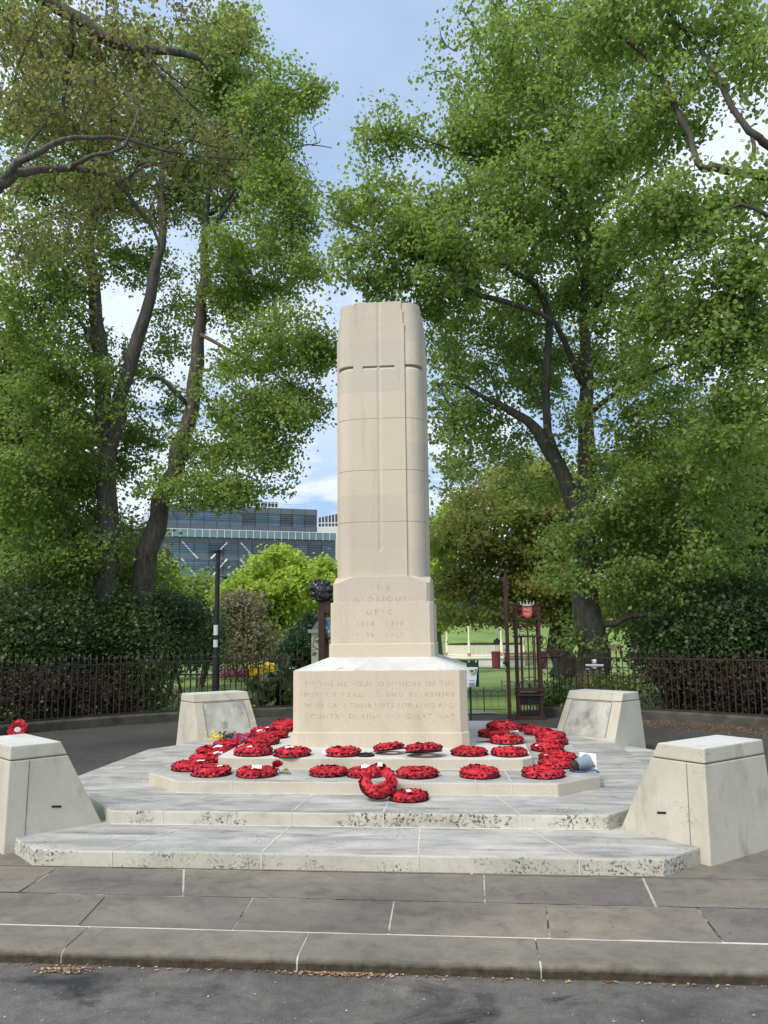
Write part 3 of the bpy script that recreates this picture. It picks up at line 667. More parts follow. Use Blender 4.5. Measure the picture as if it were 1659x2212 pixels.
# upper plinth, right side
for a, b, v, s_, sk, lab in ((1097, 1610, 2, 1.0, 0, 'poppy wreath with bold black centres on the right side of the upper plinth'),
                     (1068, 1595, 3, .98, 0, 'darker poppy wreath close to the block on the right side of the upper plinth'),
                     (1088, 1590, 0, 1.05, .05, 'poppy wreath piled on others at the back right of the upper plinth'),
                     (1086, 1577, 1, 1.0, 0, 'poppy wreath farthest back on the right side of the upper plinth')): wreath(a, b, L2, lab, v, size=s_, sink=sk)
# left side, lower plinth
wreath(436, 1651, L1, 'pinkish crumpled poppy wreath with a white card, left side of the lower plinth', 2, size=1.04, card=('fold', .1, .0, .3, .10, .2))
wreath(449, 1634, L1, 'poppy wreath with a torn white card, left lower plinth before the yellow bouquet', 0, size=1.08, card=('fold', .05, -.02, -.2, .1, .4))
wreath(484, 1618, L1, 'poppy wreath just right of the yellow and blue bouquet, on the lower plinth', 3, size=1.0)
wreath(520, 1603, L1, 'poppy wreath with a dark ribbon behind the yellow and blue bouquet', 1, size=1.0, card=('small', -.03, .1, .2))
# left side, upper plinth
for a, b, v, s_, lab, cd in ((556, 1612, 1, 1.04, 'poppy wreath behind the leftmost front one on the upper plinth', None),
                     (578, 1598, 2, 1.05, 'poppy wreath with a white card at its left, left side of the upper plinth', ('fold', -.13, .05, .2, .09, .3)),
                     (563, 1587, 0, .9, 'poppy wreath at the left rim of the upper plinth towards its back', ('small', .03, .06, .2)),
                     (602, 1583, 3, 1.05, 'poppy wreath pressed against the left side of the lettered block', None),
                     (612, 1572, 2, 1.0, 'poppy wreath farthest back on the left side of the upper plinth', None)):
    wreath(a, b, L2, lab, v, size=s_, card=cd)
# wreath by the railings at far left
wp = at(37, 1573, 15.0-2.6)
wreath(0, 0, 0, 'poppy wreath with a pale centre disc standing against the far left railing wall', 2, tilt=(T30(76), 0), size=.93, world_pos=(-6.62, 12.0, .19))
fw = bpy.data.objects[[o.name for o in bpy.data.objects if o.name.startswith('poppy_wreath')][-1]]
dc = MB(); dc.rings([[(.06*math.cos(2*PI*i/20), .045*math.sin(2*PI*i/20), z) for i in range(20)] for z in (.06, .064)]); ds = dc.build('centre_disc', 'silver'); ds.parent = fw
# ------------------------------------------------------------------ small things on the plinths
q = ground(789, 1634, L2); b = MB(); n = 32
b.rings([[(q[0]+rr*math.cos(2*PI*i/n), q[1]+.02+rr*math.sin(2*PI*i/n), L2+zz) for i in range(n)] for rr, zz in ((.075, .001), (.08, .01), (.075, .018), (.064, .018), (.06, .01), (.064, .001), (.075, .001))], cap=False)
tag(b.build('backing_ring', 'black', smooth=True), 'bare black plastic wreath ring lying between two wreaths on the upper plinth', 'wreath ring')
# single poppy rose
q = ground(599, 1672, L1); t = thing('poppy_rose', (q[0], q[1], L1), 'single red poppy bloom with green leaf at the right end of a wreath', 'flower')
b = MB()
for k in range(16):
    a = k*2.4; rr = .012+.0022*k; e = 1.3-.06*k; d = Vector((math.cos(a), math.sin(a), 0)); s = Vector((-d.y, d.x, 0)); cc_ = Vector((q[0], q[1], L1+.085))
    vs = [cc_-Vector((0, 0, .03))]+[cc_+d*rr*l+s*w*(.014+.0012*k)+Vector((0, 0, .034*hh-.0016*k)) for w, l, hh in ((-1, .8, .1), (-.8, 1.1, .8), (0, 1.3, 1.1), (.8, 1.1, .8), (1, .8, .1))]
    b.add(vs, [(0, i, i+1) for i in range(1, 5)])
b.build('bloom', 'poppy', t)
b = MB(); b.tube([(q[0], q[1], L1+.06), (q[0]+.02, q[1], L1+.02), (q[0]+.12, q[1]-.02, L1+.006)], .004, 5); b.build('stem', 'shrub_g', t)
b = MB(); b.add([(q[0]+.04, q[1]-.01, L1+.03), (q[0]+.07, q[1]-.03, L1+.035), (q[0]+.115, q[1]-.01, L1+.02), (q[0]+.075, q[1]+.02, L1+.05)], [(0, 1, 2), (0, 2, 3)]); b.build('leaf', 'lime', t)
# dried stems
def sprig(px, py, z, label, mat='iron_moss'):
    q = ground(px, py, z); b = MB(); rg = random.Random(px)
    for k in range(6):
        a = rg.uniform(-.5, .5); L = rg.uniform(.07, .16); b.tube([(q[0]-.06, q[1], z+.006), (q[0]-.06+L*math.cos(a), q[1]+L*math.sin(a)*.6, z+.012)], .0025, 4)
        c = (q[0]-.06+L*math.cos(a), q[1]+L*math.sin(a)*.6, z+.012); b.add([(c[0]-.02, c[1], c[2]), (c[0], c[1]-.012, c[2]+.006), (c[0]+.03, c[1], c[2]), (c[0], c[1]+.012, c[2]+.006)], [(0, 1, 2), (0, 2, 3)])
    tag(b.build('dried_sprig', mat), label, 'dried sprig')
sprig(780, 1630, L2, 'dried leafy sprig lying right of the wreath with the propped card'); sprig(1042, 1604, L2, 'dark dried sprig on the upper plinth at the right side of the block')
# bouquet
q = ground(478, 1606, L1); t = thing('bouquet', (q[0], q[1], L1), 'bunch of yellow and blue flowers with greenery on the left rim of the plinth', 'bouquet')
for mat, nn, cxx, nm in (('flower_y', 34, -.08, 'yellow_flowers'), ('flower_b', 12, .15, 'blue_flowers'), ('shrub_g', 40, .04, 'greenery'), ('purple', 24, .06, 'dried_heads')):
    b = MB()
    for k in range(nn): b.ico((q[0]+cxx+random.gauss(0, .05), q[1]+random.gauss(.08, .05), L1+.03+abs(random.gauss(0, .04))), (random.uniform(.008, .02), random.uniform(.008, .02), random.uniform(.006, .014)), 1, jit=.35)
    b.build(nm, mat, t)
# fallen pot with soil, blue ribbon, paper
q = ground(1247, 1668, L1); t = thing('fallen_pot', (q[0], q[1], L1), 'grey plastic flower pot lying on its side with soil spilling out', 'flower pot')
ax = np.array((-.78, -.45, -.12)); ax /= np.linalg.norm(ax); b = MB(); c0 = np.array((q[0]+.04, q[1]+.05, L1+.062)); e1 = np.cross(ax, (0, 0, 1.)); e1 /= np.linalg.norm(e1); e2 = np.cross(ax, e1)
def cring(c, r): return [tuple(c+r*(e1*math.cos(2*PI*i/24)+e2*math.sin(2*PI*i/24))) for i in range(24)]
b.rings([cring(c0+ax*.05, .040), cring(c0+ax*.055, .044), cring(c0-ax*.05, .060), cring(c0-ax*.06, .066), cring(c0-ax*.075, .066)]); b.build('pot', 'pot', t, smooth=False)
b = MB(); b.ico(tuple(c0+ax*.055), (.04, .04, .042), 2, jit=.25); 
for k in range(25): b.ico((c0[0]+ax[0]*.08+random.uniform(-.03, .02), c0[1]-.05+random.uniform(-.03, .02), L1+.006+random.random()*.03), .009, 1, jit=.4)
b.build('soil', 'soil', t)
b = MB(); b.tube([(q[0]-.03, q[1]-.02, L1+.008), (q[0]+.05, q[1]-.03, L1+.008), (q[0]+.10, q[1]+.0, L1+.015), (q[0]+.15, q[1]-.02, L1+.02), (q[0]+.17, q[1]-.05, L1+.008)], .007, 6)
tag(b.build('blue_ribbon', 'bluer'), 'dark blue strip of ribbon lying under the fallen grey pot', 'ribbon')
t = thing('printed_sheet', (q[0]+.13, q[1]+.06, L1), 'white printed sheet of paper standing behind the fallen grey pot', 'paper')
b = MB(); vs = [(q[0]+.04, q[1]+.12, L1+.005), (q[0]+.17, q[1]+.06, L1+.005), (q[0]+.175, q[1]+.10, L1+.135), (q[0]+.045, q[1]+.16, L1+.14)]
b.add(vs+[(x, y+.003, z) for x, y, z in vs], [(0, 1, 2, 3), (7, 6, 5, 4)]); b.build('sheet', 'paper', t)
b = MB()
def on_sheet(a, c): 
    p0, p1, p2, p3 = map(np.array, vs); e = (p0*(1-a)+p1*a)*(1-c)+(p3*(1-a)+p2*a)*c; return tuple(e+np.array((-.001, -.002, .001)))
for a0, a1, c0_, c1_, mi in ((.62, .95, .18, .34, 0), (.5, .6, .85, .88, 1), (.75, .85, .85, .88, 1), (.4, .9, .45, .465, 1)):
    b.add([on_sheet(a0, c0_), on_sheet(a1, c0_), on_sheet(a1, c1_), on_sheet(a0, c1_)], [(0, 1, 2, 3)], mi)
b.build('print', ['terracotta', 'fascia'], t)
# ------------------------------------------------------------------ railings
def arc(dx, r=AR): return AX+dx, AY+math.sqrt(max(r*r-dx*dx, 0))
def arc_a(a, r=AR): return AX+r*math.sin(a), AY+r*math.cos(a)
def spiral(c, ex, ez, r0, turns, r=.006, n=22, start=0, sgn=1):
    return [tuple(np.array(c)+np.array(ex)*(r0*(1-.82*k/n)*math.cos(start+sgn*2*PI*turns*k/n))+np.array(ez)*(r0*(1-.82*k/n)*math.sin(start+sgn*2*PI*turns*k/n))) for k in range(n+1)]
def railing(a0, a1, label, glabel):
    p = arc_a((a0+a1)/2); t = thing('iron_railing', (p[0], p[1], .1), label, 'railing', glabel)
    n = int(abs(a1-a0)*AR/.5)+1; A = np.linspace(a0, a1, n*5)
    def prof_(z0, z1, w, nm, mat):
        b = MB(); rs = []
        for a in A: 
            i, o_ = arc_a(a, AR-w/2), arc_a(a, AR+w/2); rs.append([(*i, z0), (*o_, z0), (*o_, z1), (*i, z1)])
        b.rings(rs); return b.build(nm, mat, t)
    prof_(1.075, 1.10, .034, 'top_rail', 'iron'); prof_(.258, .285, .045, 'bottom_rail', 'iron_moss')
    nb = int(abs(a1-a0)*AR/.098); bars = np.linspace(a0, a1, nb)
    for k, a in enumerate(bars):
        x, y = arc_a(a); b = MB(); rr = .0085
        tall = k % 4 == 0
        b.tube([(x, y, .27), (x, y, 1.15)], rr*(1.5 if tall else 1), 6)
        zt = 1.15; b.rings([[(x+r_*math.cos(2*PI*i/6), y+r_*math.sin(2*PI*i/6), zt+h) for i in range(6)] for r_, h in ((.007, 0), (.016, .012), (.012, .022), (.018, .034), (.001, .075))])
        b.build('bar', 'iron', t)
        ex = np.array((math.cos(a), -math.sin(a), 0)); ez = np.array((0, 0, 1.)); c = np.array((x, y, 0))
        if k % 4 == 0:
            b = MB()
            for s in (-1, 1):
                b.tube([tuple(c+ex*s*u_+ez*z) for u_, z in ((.0, .86), (.02, .93), (.045, 1.0), (.055, 1.06))], .007, 5)
                b.tube(spiral(c+ex*s*.075+ez*1.035, ex*s, ez, .028, 1.3, start=PI, sgn=-1), .005, 5)
                b.tube([tuple(c+ez*.86), tuple(c+ex*s*.03+ez*.835), tuple(c+ex*s*.045+ez*.81)], .006, 5); b.ico(tuple(c+ex*s*.05+ez*.80), .016, 1)
            b.build('collar_scroll', 'iron', t)
        if k % 4 == 2:
            b = MB()
            for s in (-1, 1):
                for zc, sg in ((.75, 1), (.60, -1)):
                    b.tube(spiral(c+ex*s*.045+ez*zc, ex*s, ez*sg, .032, 1.4, start=PI*.9, sgn=-1), .005, 5)
                b.tube([tuple(c+ex*s*.01+ez*.56), tuple(c+ex*s*.004+ez*.675), tuple(c+ex*s*.01+ez*.79)], .006, 5)
            for s in (-1, 1):
                b.tube([tuple(c+ex*(.05*math.cos(q_))+ez*(.29+.09*math.sin(q_))) for q_ in np.linspace(0, PI, 10)], .005, 5)
            b.ico(tuple(c+ez*.36), (.014, .014, .03), 1)
            b.build('scroll_pair', 'iron', t)
    return t
def low_wall(a0, a1, label):
    p = arc_a((a0+a1)/2); b = MB(); rs = []
    for a in np.linspace(a0, a1, 50):
        i, o_ = arc_a(a, AR-.10), arc_a(a, AR+.12); i2 = arc_a(a, AR-.08); o2 = arc_a(a, AR+.1); rs.append([(*i, .05), (*o_, .05), (*o_, .225), (*o2, .255), (*i2, .255), (*i, .225)])
    b.rings(rs); tag(b.build('low_wall', 'wall_low'), label, 'low wall')
GL = 'curved railings either side of the gate'
aL0, aL1 = math.asin(-.985), math.asin((-2.95-AX)/AR); aR0, aR1 = math.asin((1.31-AX)/AR), math.asin(.985)
railing(aL0, aL1, 'curved maroon iron railing left of the gate, dark shrubs behind it', GL)
railing(aR0, aR1, 'curved maroon iron railing right of the gate, carrying the black plaque', GL)
low_wall(aL0, aL1, 'low dark curved wall under the left railing'); low_wall(aR0, aR1, 'low dark curved wall under the right railing')
# ------------------------------------------------------------------ gate piers
def shield_pts(c, w, h):
    return [(c[0]+x*w/2, c[1], c[2]+z*h) for x, z in ((-1, .5), (1, .5), (1, -.1), (.82, -.3), (.35, -.43), (0, -.5), (-.35, -.43), (-.82, -.3), (-1, -.1))]
def pier(x0, x1, y, ztop, label, right):
    xc = (x0+x1)/2; t = thing('gate_pier', (xc, y, .1), label, 'gate pier', 'iron gate piers'); w = x1-x0; D = w*.8
    b = MB()
    for sx in (x0, x1-.045):
        for sy in (y, y+D): b.box((sx, sy, .1), (sx+.045, sy+.045, ztop-.1))
    b.build('corner_post', 'iron_gate', t)
    b = MB()
    for z in (.12, .48, .56, 1.45, 1.74): b.box((x0-.025, y-.02, z), (x1+.025, y+D+.06, z+.03))
    b.box((x0-.03, y-.03, .1), (x1+.03, y+D+.08, .16)); b.build('band', 'iron_gate', t)
    b = MB(); b.box((x0+.04, y+.012, .17), (x1-.04, y+D, .22)); b.box((x0+.04, y+.02, .33), (x1-.04, y+.04, .48))
    for k in range(7): b.box((x0+.05+k*(w-.12)/6, y+.01, .17), (x0+.07+k*(w-.12)/6, y+.03, .33))
    for s in (-1, 1): b.tube(spiral((xc+s*.09, y+.012, .405), (s, 0, 0), (0, 0, 1), .06, 1.6), .007, 5)
    b.build('base_grille', 'iron_dark', t)
    b = MB()
    for k in (1, 2, 3): b.box((x0+k*w/4-.011, y+.01, .59), (x0+k*w/4+.011, y+.032, 1.45))
    for k in (1, 3): b.box((x0+k*w/4-.008, y+D, .59), (x0+k*w/4+.008, y+D+.03, 1.45))
    b.box((xc-.014, y, 1.45), (xc+.014, y+.03, ztop-.25)); b.build('upright', 'iron_gate', t)
    b = MB()
    for s in (-1, 1):
        b.tube(spiral((xc+s*.095, y+.015, 1.60), (s, 0, 0), (0, 0, 1), .078, 2.0), .007, 5)
        b.tube(spiral((xc+s*.095, y+.015, 1.36), (s, 0, 0), (0, 0, -1), .045, 1.6), .006, 5)
        b.tube(spiral((xc+s*.06, y+.015, .70), (s, 0, 0), (0, 0, 1), .045, 1.4), .007, 5)
        b.tube(spiral((xc+s*.05, y+.015, 1.20), (s, 0, 0), (0, 0, -1), .025, 1.4), .006, 5)
        b.tube([(xc+s*.17*math.cos(a), y+.012, .62+.17*math.sin(a)) for a in np.linspace(0, PI/2, 8)], .007, 5)
        for zc, rr in ((1.86, .05), (1.97, .045)): b.tube(spiral((xc+s*.13, y+.012, zc), (s, 0, 0), (0, 0, 1), rr, 1.5), .006, 5)
        for k in range(7): b.ico((xc+s*(.06+.02*k), y+.02, 1.47+.03*math.sin(k*2)), .014, 1, jit=.3)
    b.ico((xc, y+.01, .66), (.03, .02, .05), 1); b.build('scrollwork', 'iron_gate', t)
    b = MB(); b.box((x0-.02, y-.01, ztop-.16), (x1+.02, y+.05, ztop-.13))
    for k in range(9):
        a = PI*k/8; b.ico((xc-w*.42*math.cos(a), y+.02, ztop-.12+.11*math.sin(a)), (.022, .016, .022), 1, jit=.2)
    b.tube([(xc-w*.45*math.cos(a), y+.02, ztop-.13+.13*math.sin(a)) for a in np.linspace(0, PI, 14)], .009, 5)
    for k in range(6): b.tube([(xc-w*.35+k*w*.14, y+.02, ztop-.13), (xc-w*.35+k*w*.14, y+.02, ztop-.03)], .006, 5)
    b.build('arched_top', 'iron_gate', t)
    return t, xc, y
pt_, pxc, pyy = pier(.83, 1.255, 14.32, 2.06, 'maroon iron lattice gate pier with a red shield and silver crown', True)
# shield with two lions, crown over it
cx_, cz_ = pxc, 1.865
b = MB(); f = shield_pts((cx_, pyy-.04, cz_), .165, .185); bk = [(x, y+.02, z) for x, y, z in f]; b.rings([bk, f]); sh = b.build('shield', 'shield', pt_)
b = MB()
for zc in (cz_+.045, cz_-.03):   # lions walking, heads to the left
    y0 = pyy-.044
    b.ico((cx_+.005, y0, zc), (.036, .005, .010), 1); b.ico((cx_-.038, y0, zc+.012), (.015, .006, .013), 1); b.ico((cx_-.052, y0, zc+.008), (.007, .005, .006), 1)
    for lx, ly in ((-.045, -.012), (-.02, -.022), (.018, -.024), (.04, -.022)): b.tube([(cx_+lx*.8, y0, zc-.004), (cx_+lx, y0, zc+ly)], .0042, 5)
    b.tube([(cx_+.038, y0, zc+.003), (cx_+.055, y0, zc+.010), (cx_+.06, y0, zc+.022), (cx_+.045, y0, zc+.027), (cx_+.02, y0, zc+.024)], .0036, 5)
l_ = b.build('lion_emblem', 'silver', sh)
b = MB(); zc = cz_+.11
b.rings([[(cx_+.10*math.cos(a)*s, pyy-.03+.02*math.sin(a), zz) for a in np.linspace(0, 2*PI, 20, endpoint=False)] for s, zz in ((.80, zc), (.88, zc+.028))])
for k in range(5):
    xk = cx_+(-.088+.044*k)*1.1; hz_ = zc+.028+(.05 if k % 2 == 0 else .03)+(.015 if k == 2 else 0)
    b.add([(xk-.018, pyy-.052, zc+.025), (xk+.018, pyy-.052, zc+.025), (xk+(k-2)*.009, pyy-.055, hz_), (xk-.018, pyy-.04, zc+.025), (xk+.018, pyy-.04, zc+.025), (xk+(k-2)*.009, pyy-.04, hz_)], [(0, 1, 2), (5, 4, 3), (0, 2, 5, 3), (1, 4, 5, 2)])
    b.ico((xk+(k-2)*.009, pyy-.05, hz_), .010, 1)
b.build('crown', 'silver', pt_)
# flourish beside the right pier, its own bracket
t = thing('scroll_bracket', (1.5, 14.4, 1.1), 'maroon iron scroll bracket curling down from the gate pier onto the railing', 'iron scroll')
b = MB(); ex, ez = (1, 0, 0), (0, 0, 1)
def PP(cx, cy): p = at((1900+cx/3.6875)/1.8228, (2300+cy/3.6875)/1.8228, 14.4); return (p[0], p[1]+.03, p[2])
for pts in ([(830, 950), (880, 900), (925, 860), (935, 815), (915, 780), (870, 765), (835, 790)], [(925, 888), (980, 885), (1025, 890), (1000, 915), (980, 960), (985, 1010), (1010, 1050)],
            [(840, 920), (880, 930), (940, 945), (975, 975), (985, 1010), (960, 1040), (920, 1045)], [(990, 1030), (1060, 1045), (1120, 1045), (1165, 1020), (1175, 975)]):
    b.tube([PP(*q_) for q_ in pts], .009, 6)
for (cx, cy, r0, sx) in ((862, 810, .038, 1), (855, 865, .03, 1), (920, 1000, .055, -1), (1035, 985, .048, 1), (1135, 985, .05, -1)): b.tube(spiral(PP(cx, cy), (sx, 0, 0), ez, r0, 2.1), .007, 6)
b.build('scroll', 'iron_gate', t)
# open gate leaf seen nearly edge on
t = thing('gate_leaf', (.72, 14.3, .1), 'tall maroon iron gate leaf standing open, seen almost edge-on', 'gate')
b = MB(); e0 = np.array((.70, 14.15)); e1_ = np.array((.80, 16.0))
b.box((.655, 14.10, .12), (.715, 14.16, 2.42)); b.tube([(.685, 14.13, 2.42), (.685, 14.13, 2.6)], [.03, .004], 6); b.ico((.685, 14.13, 2.42), .035, 1); b.build('hanging_stile', 'iron_gate', t)
b = MB()
for k in range(1, 11):
    p = e0+(e1_-e0)*k/11; b.tube([(p[0], p[1], .2), (p[0], p[1], 1.85+.5*(1-k/11))], .012, 6)
b.build('gate_bar', 'iron_gate', t)
b = MB()
for z in (.2, .62, 1.3, 1.8): b.tube([(.69, 14.15, z), (.80, 16.0, z)], .02, 6)
b.tube([(.70, 14.2, 2.35), (.73, 14.7, 2.1), (.78, 15.5, 1.9), (.80, 16, 1.85)], .02, 6)
for k in range(4): b.ico((.66, 14.12, .9+.35*k), .026, 1)
b.build('gate_rail', 'iron_gate', t)
b = MB(); b.tube([(.685, 14.08, 1.04), (.64, 14.06, 1.04)], .012, 6); b.ico((.625, 14.06, 1.04), .028, 2); b.build('handle', 'iron_dark', t)
# left pier with lion's head and blue shield
pl_, lxc, lyy = pier(-2.49, -2.06, 14.36, 1.95, 'maroon iron gate pier with a blue shield, half hidden behind the memorial', False)
b = MB(); xx = at(708, 1350, 14.3)[0]; cz2 = at(708, 1355, 14.3)[2]
f = shield_pts((xx+.02, lyy-.04, cz2), .19, .24); b.rings([[(x, y+.02, z) for x, y, z in f], f]); sh = b.build('shield', 'shield_b', pl_)
b = MB()
for dx, dz in ((-.045, -.01), (.045, -.01), (0, -.07)):
    for k in range(5): b.ico((xx+.02+dx+.016*math.cos(k*1.257), lyy-.045, cz2+dz+.016*math.sin(k*1.257)), (.012, .005, .012), 1)
b.build('flower_emblem', 'silver', sh)
b = MB()
for k in range(4): b.tube([(xx-.03+.03*k, lyy-.045, cz2+.12), (xx-.05+.035*k, lyy-.045, cz2+.17)], .009, 5)
b.build('crown', 'silver', pl_)
# lion head: many curls joined and remeshed
lp = at(692, 1272, 14.3)
def LP(cx, cy, dy=0): p = at((1150+cx/4.916)/1.8228, (2200+cy/4.916)/1.8228, 14.3); return (p[0], p[1]+dy, p[2])
lb = MB(); mper = 1/4.916/1.8228*14.3/F
def EL(cx, cy, rx, rz_, ry=None, dy=0): lb.ico(LP(cx, cy, dy), (rx*mper, (ry or rx)*mper, rz_*mper), 2)
EL(590, 620, 165, 200, 130); EL(480, 560, 110, 120, 100); EL(400, 560, 70, 60, 60); EL(345, 590, 50, 32, 45); EL(315, 592, 26, 20, 30); EL(365, 700, 32, 38, 30); EL(420, 690, 60, 60, 60); EL(430, 490, 60, 45, 60)
EL(660, 730, 130, 110, 110); EL(560, 790, 120, 60, 100); EL(770, 810, 45, 45, 60)
rg = random.Random(5)
for k in range(150):
    a = rg.uniform(0, 2*PI); rr = rg.uniform(.45, 1.0); cx = 600+175*rr*math.cos(a); cy = 610+215*rr*math.sin(a)
    if cx < 470 and cy > 480: continue
    dy = -rg.uniform(.5, 1)*.85*mper*130*math.sqrt(max(0, 1-rr*rr*.8))*rg.choice((1, 1, -1)); s_ = rg.uniform(16, 34); EL(cx, cy, s_, s_*rg.uniform(.8, 1.8), s_, dy)
for k in range(10): EL(400+k*26, 440-35*math.sin(k/9*PI), 26, 24, 30)
me_o = lb.build('lion_tmp', 'lion'); md = me_o.modifiers.new('r', 'REMESH'); md.mode = 'VOXEL'; md.voxel_size = .008
sm = me_o.modifiers.new('s', 'SMOOTH'); sm.iterations = 2; sm.factor = .4
bpy.context.view_layer.update(); dg = bpy.context.evaluated_depsgraph_get(); lm = bpy.data.meshes.new_from_object(me_o.evaluated_get(dg)); bpy.data.objects.remove(me_o)
lt = thing('lion_head_post', (lp[0]+.05, lp[1], .1), 'glossy black roaring lion head facing left on top of the left gate pier', 'lion statue')
lh = bpy.data.objects.new('lion_head', lm); C.objects.link(lh); lh.parent = lt; lm.transform(world(lt).inverted()); lm.polygons.foreach_set('use_smooth', [True]*len(lm.polygons))
b = MB(); p0 = LP(540, 870); p1 = LP(750, 870); b.box((p0[0], p0[1]-.03, 1.9), (p1[0], p0[1]+.12, p0[2]+.06)); p2 = LP(520, 1000); p3 = LP(755, 1000); b.box((p2[0], p0[1]-.05, .13), (p3[0]-.11, p0[1]+.1, 1.93)); b.build('neck_post', 'iron_gate', lt)
# side scrolls of left pier on its left
t = thing('scroll_bracket', (-3.05, 14.4, 1.1), 'maroon iron scroll bracket left of the pier with the lion head', 'iron scroll'); b = MB()
b.tube([LP(510, 1480), LP(430, 1560), LP(405, 1640), LP(430, 1720), LP(500, 1740)], .008, 6); b.tube(spiral(LP(485, 1610), (-1, 0, 0), ez, .035, 2), .006, 6); b.tube(spiral(LP(430, 1850), (1, 0, 0), ez, .04, 2.2), .007, 6)
b.tube([LP(240, 1705), LP(370, 1705), LP(430, 1700)], .008, 6); b.tube([LP(370, 1780), LP(510, 1745)], .008, 6); b.build('scroll', 'iron_gate', t)
# ------------------------------------------------------------------ plaque on the right railing
pc = at(1289, 1437, 14.4)
sc_ = [at(x, y, 14.15) for x, y in ((1261.5, 1422), (1303, 1423), (1303, 1446.5), (1261, 1446.5))]
t = thing('black_plaque', tuple(sc_[3]), 'small black plaque with white crest and lettering fixed to the right railing', 'sign')
zt, zb = sc_[0][2], sc_[3][2]; x0, x1 = sc_[0][0]-.0, sc_[1][0]; Yp = 14.58
k_ = Yp/14.15; x0 *= k_; x1 *= k_; zt = 1.6+(zt-1.6)*k_; zb = 1.6+(zb-1.6)*k_
# on the rail: follow the arc at that spot
ya = arc(x0-AX)[1]-.03; yb_ = arc(x1-AX)[1]-.03; k_ = ya/Yp
x0 *= k_; x1 *= k_; zt = 1.6+(zt-1.6)*k_; zb = 1.6+(zb-1.6)*k_; ya = arc(x0-AX)[1]-.035; yb_ = arc(x1-AX)[1]-.035
def PQ(a, c, off=0): return (x0+(x1-x0)*a-off*.25, ya+(yb_-ya)*a-off, zb+(zt-zb)*c)
b = MB(); b.add([PQ(0, 0), PQ(1, 0), PQ(1, 1), PQ(0, 1), PQ(0, 0, .012), PQ(1, 0, .012), PQ(1, 1, .012), PQ(0, 1, .012)], [(0, 3, 2, 1), (4, 5, 6, 7), (0, 1, 5, 4), (1, 2, 6, 5), (2, 3, 7, 6), (3, 0, 4, 7)]); b.build('plate', 'black', t)
b = MB()
for a0, a1, c0_, c1_ in ((.06, .94, .42, .48), (.08, .92, .33, .37), (.35, .6, .22, .25), (.42, .58, .12, .15), (.04, .25, .06, .09), (.85, .95, .06, .09), (.38, .6, .58, .62), (.42, .58, .66, .72)):
    b.add([PQ(a0, c0_, .0135), PQ(a1, c0_, .0135), PQ(a1, c1_, .0135), PQ(a0, c1_, .0135)], [(0, 1, 2, 3)])
for a, c, r_ in ((.40, .83, .045), (.47, .86, .06), (.54, .88, .06), (.60, .82, .04), (.5, .78, .07)):
    b.add([PQ(a+r_*.7*math.cos(q_*PI/3), c+r_*1.1*math.sin(q_*PI/3), .0135+.0004*a) for q_ in range(6)], [tuple(range(6))])
b.build('white_lettering', 'paper', t)
# ------------------------------------------------------------------ information board
t = thing('information_board', (.05, 14.5, .1), 'dark green information board with a tilted pale map panel, right of the memorial block', 'information board')
Yb = 13.2
def B(cx, cy, Y=Yb): return at((1700+cx/4.1475)/1.8228, (2450+cy/4.1475)/1.8228, Y)
def quadbox(P, th, mat, name):
    b = MB(); P = [np.array(p) for p in P]; b.add([tuple(p) for p in P]+[tuple(p+np.array((0, th, 0))) for p in P], [(0, 1, 2, 3), (7, 6, 5, 4), (0, 4, 5, 1), (1, 5, 6, 2), (2, 6, 7, 3), (3, 7, 4, 0)]); return b.build(name, mat, t)
quadbox([B(350, 1055), B(775, 1055), B(765, 622), B(350, 618)], .06, 'green_p', 'board')
quadbox([B(360, 1060, Yb-.05), B(715, 1060, Yb-.05), B(752, 735, Yb-.012), B(370, 732, Yb-.012)], .01, 'whitem', 'map_panel')
b = MB()
for (a0, c0_, a1, c1_, mi) in ((612, 775, 690, 825, 0), (640, 785, 672, 808, 1), (608, 945, 712, 955, 2), (608, 990, 705, 1050, 3), (700, 760, 742, 845, 3), (590, 630, 620, 655, 1), (708, 630, 735, 655, 1)):
    Yq = Yb-.066 if c0_ > 700 else Yb-.004
    b.add([B(a0, c1_, Yq), B(a1, c1_, Yq), B(a1, c0_, Yq), B(a0, c0_, Yq)], [(0, 1, 2, 3)], mi)
b.build('map_print', ['bright', 'flower_y', 'fascia', 'pot'], t)
b = MB(); p0, p1 = B(612, 1050), B(648, 1050); gz0 = .1; b.box((p0[0], Yb+.061, gz0), (p1[0], Yb+.11, p0[2]+.3)); p2 = B(350, 1050); b.box((p2[0]-.05, Yb+.061, gz0), (p2[0], Yb+.11, p0[2]+.3)); b.build('post', 'green_p', t)
t.location = (p0[0], Yb, .1)
for ch in bpy.data.objects:
    if ch.parent is t: ch.data.transform(Matrix.Translation(Vector((.05, 14.5, .1))-t.location))
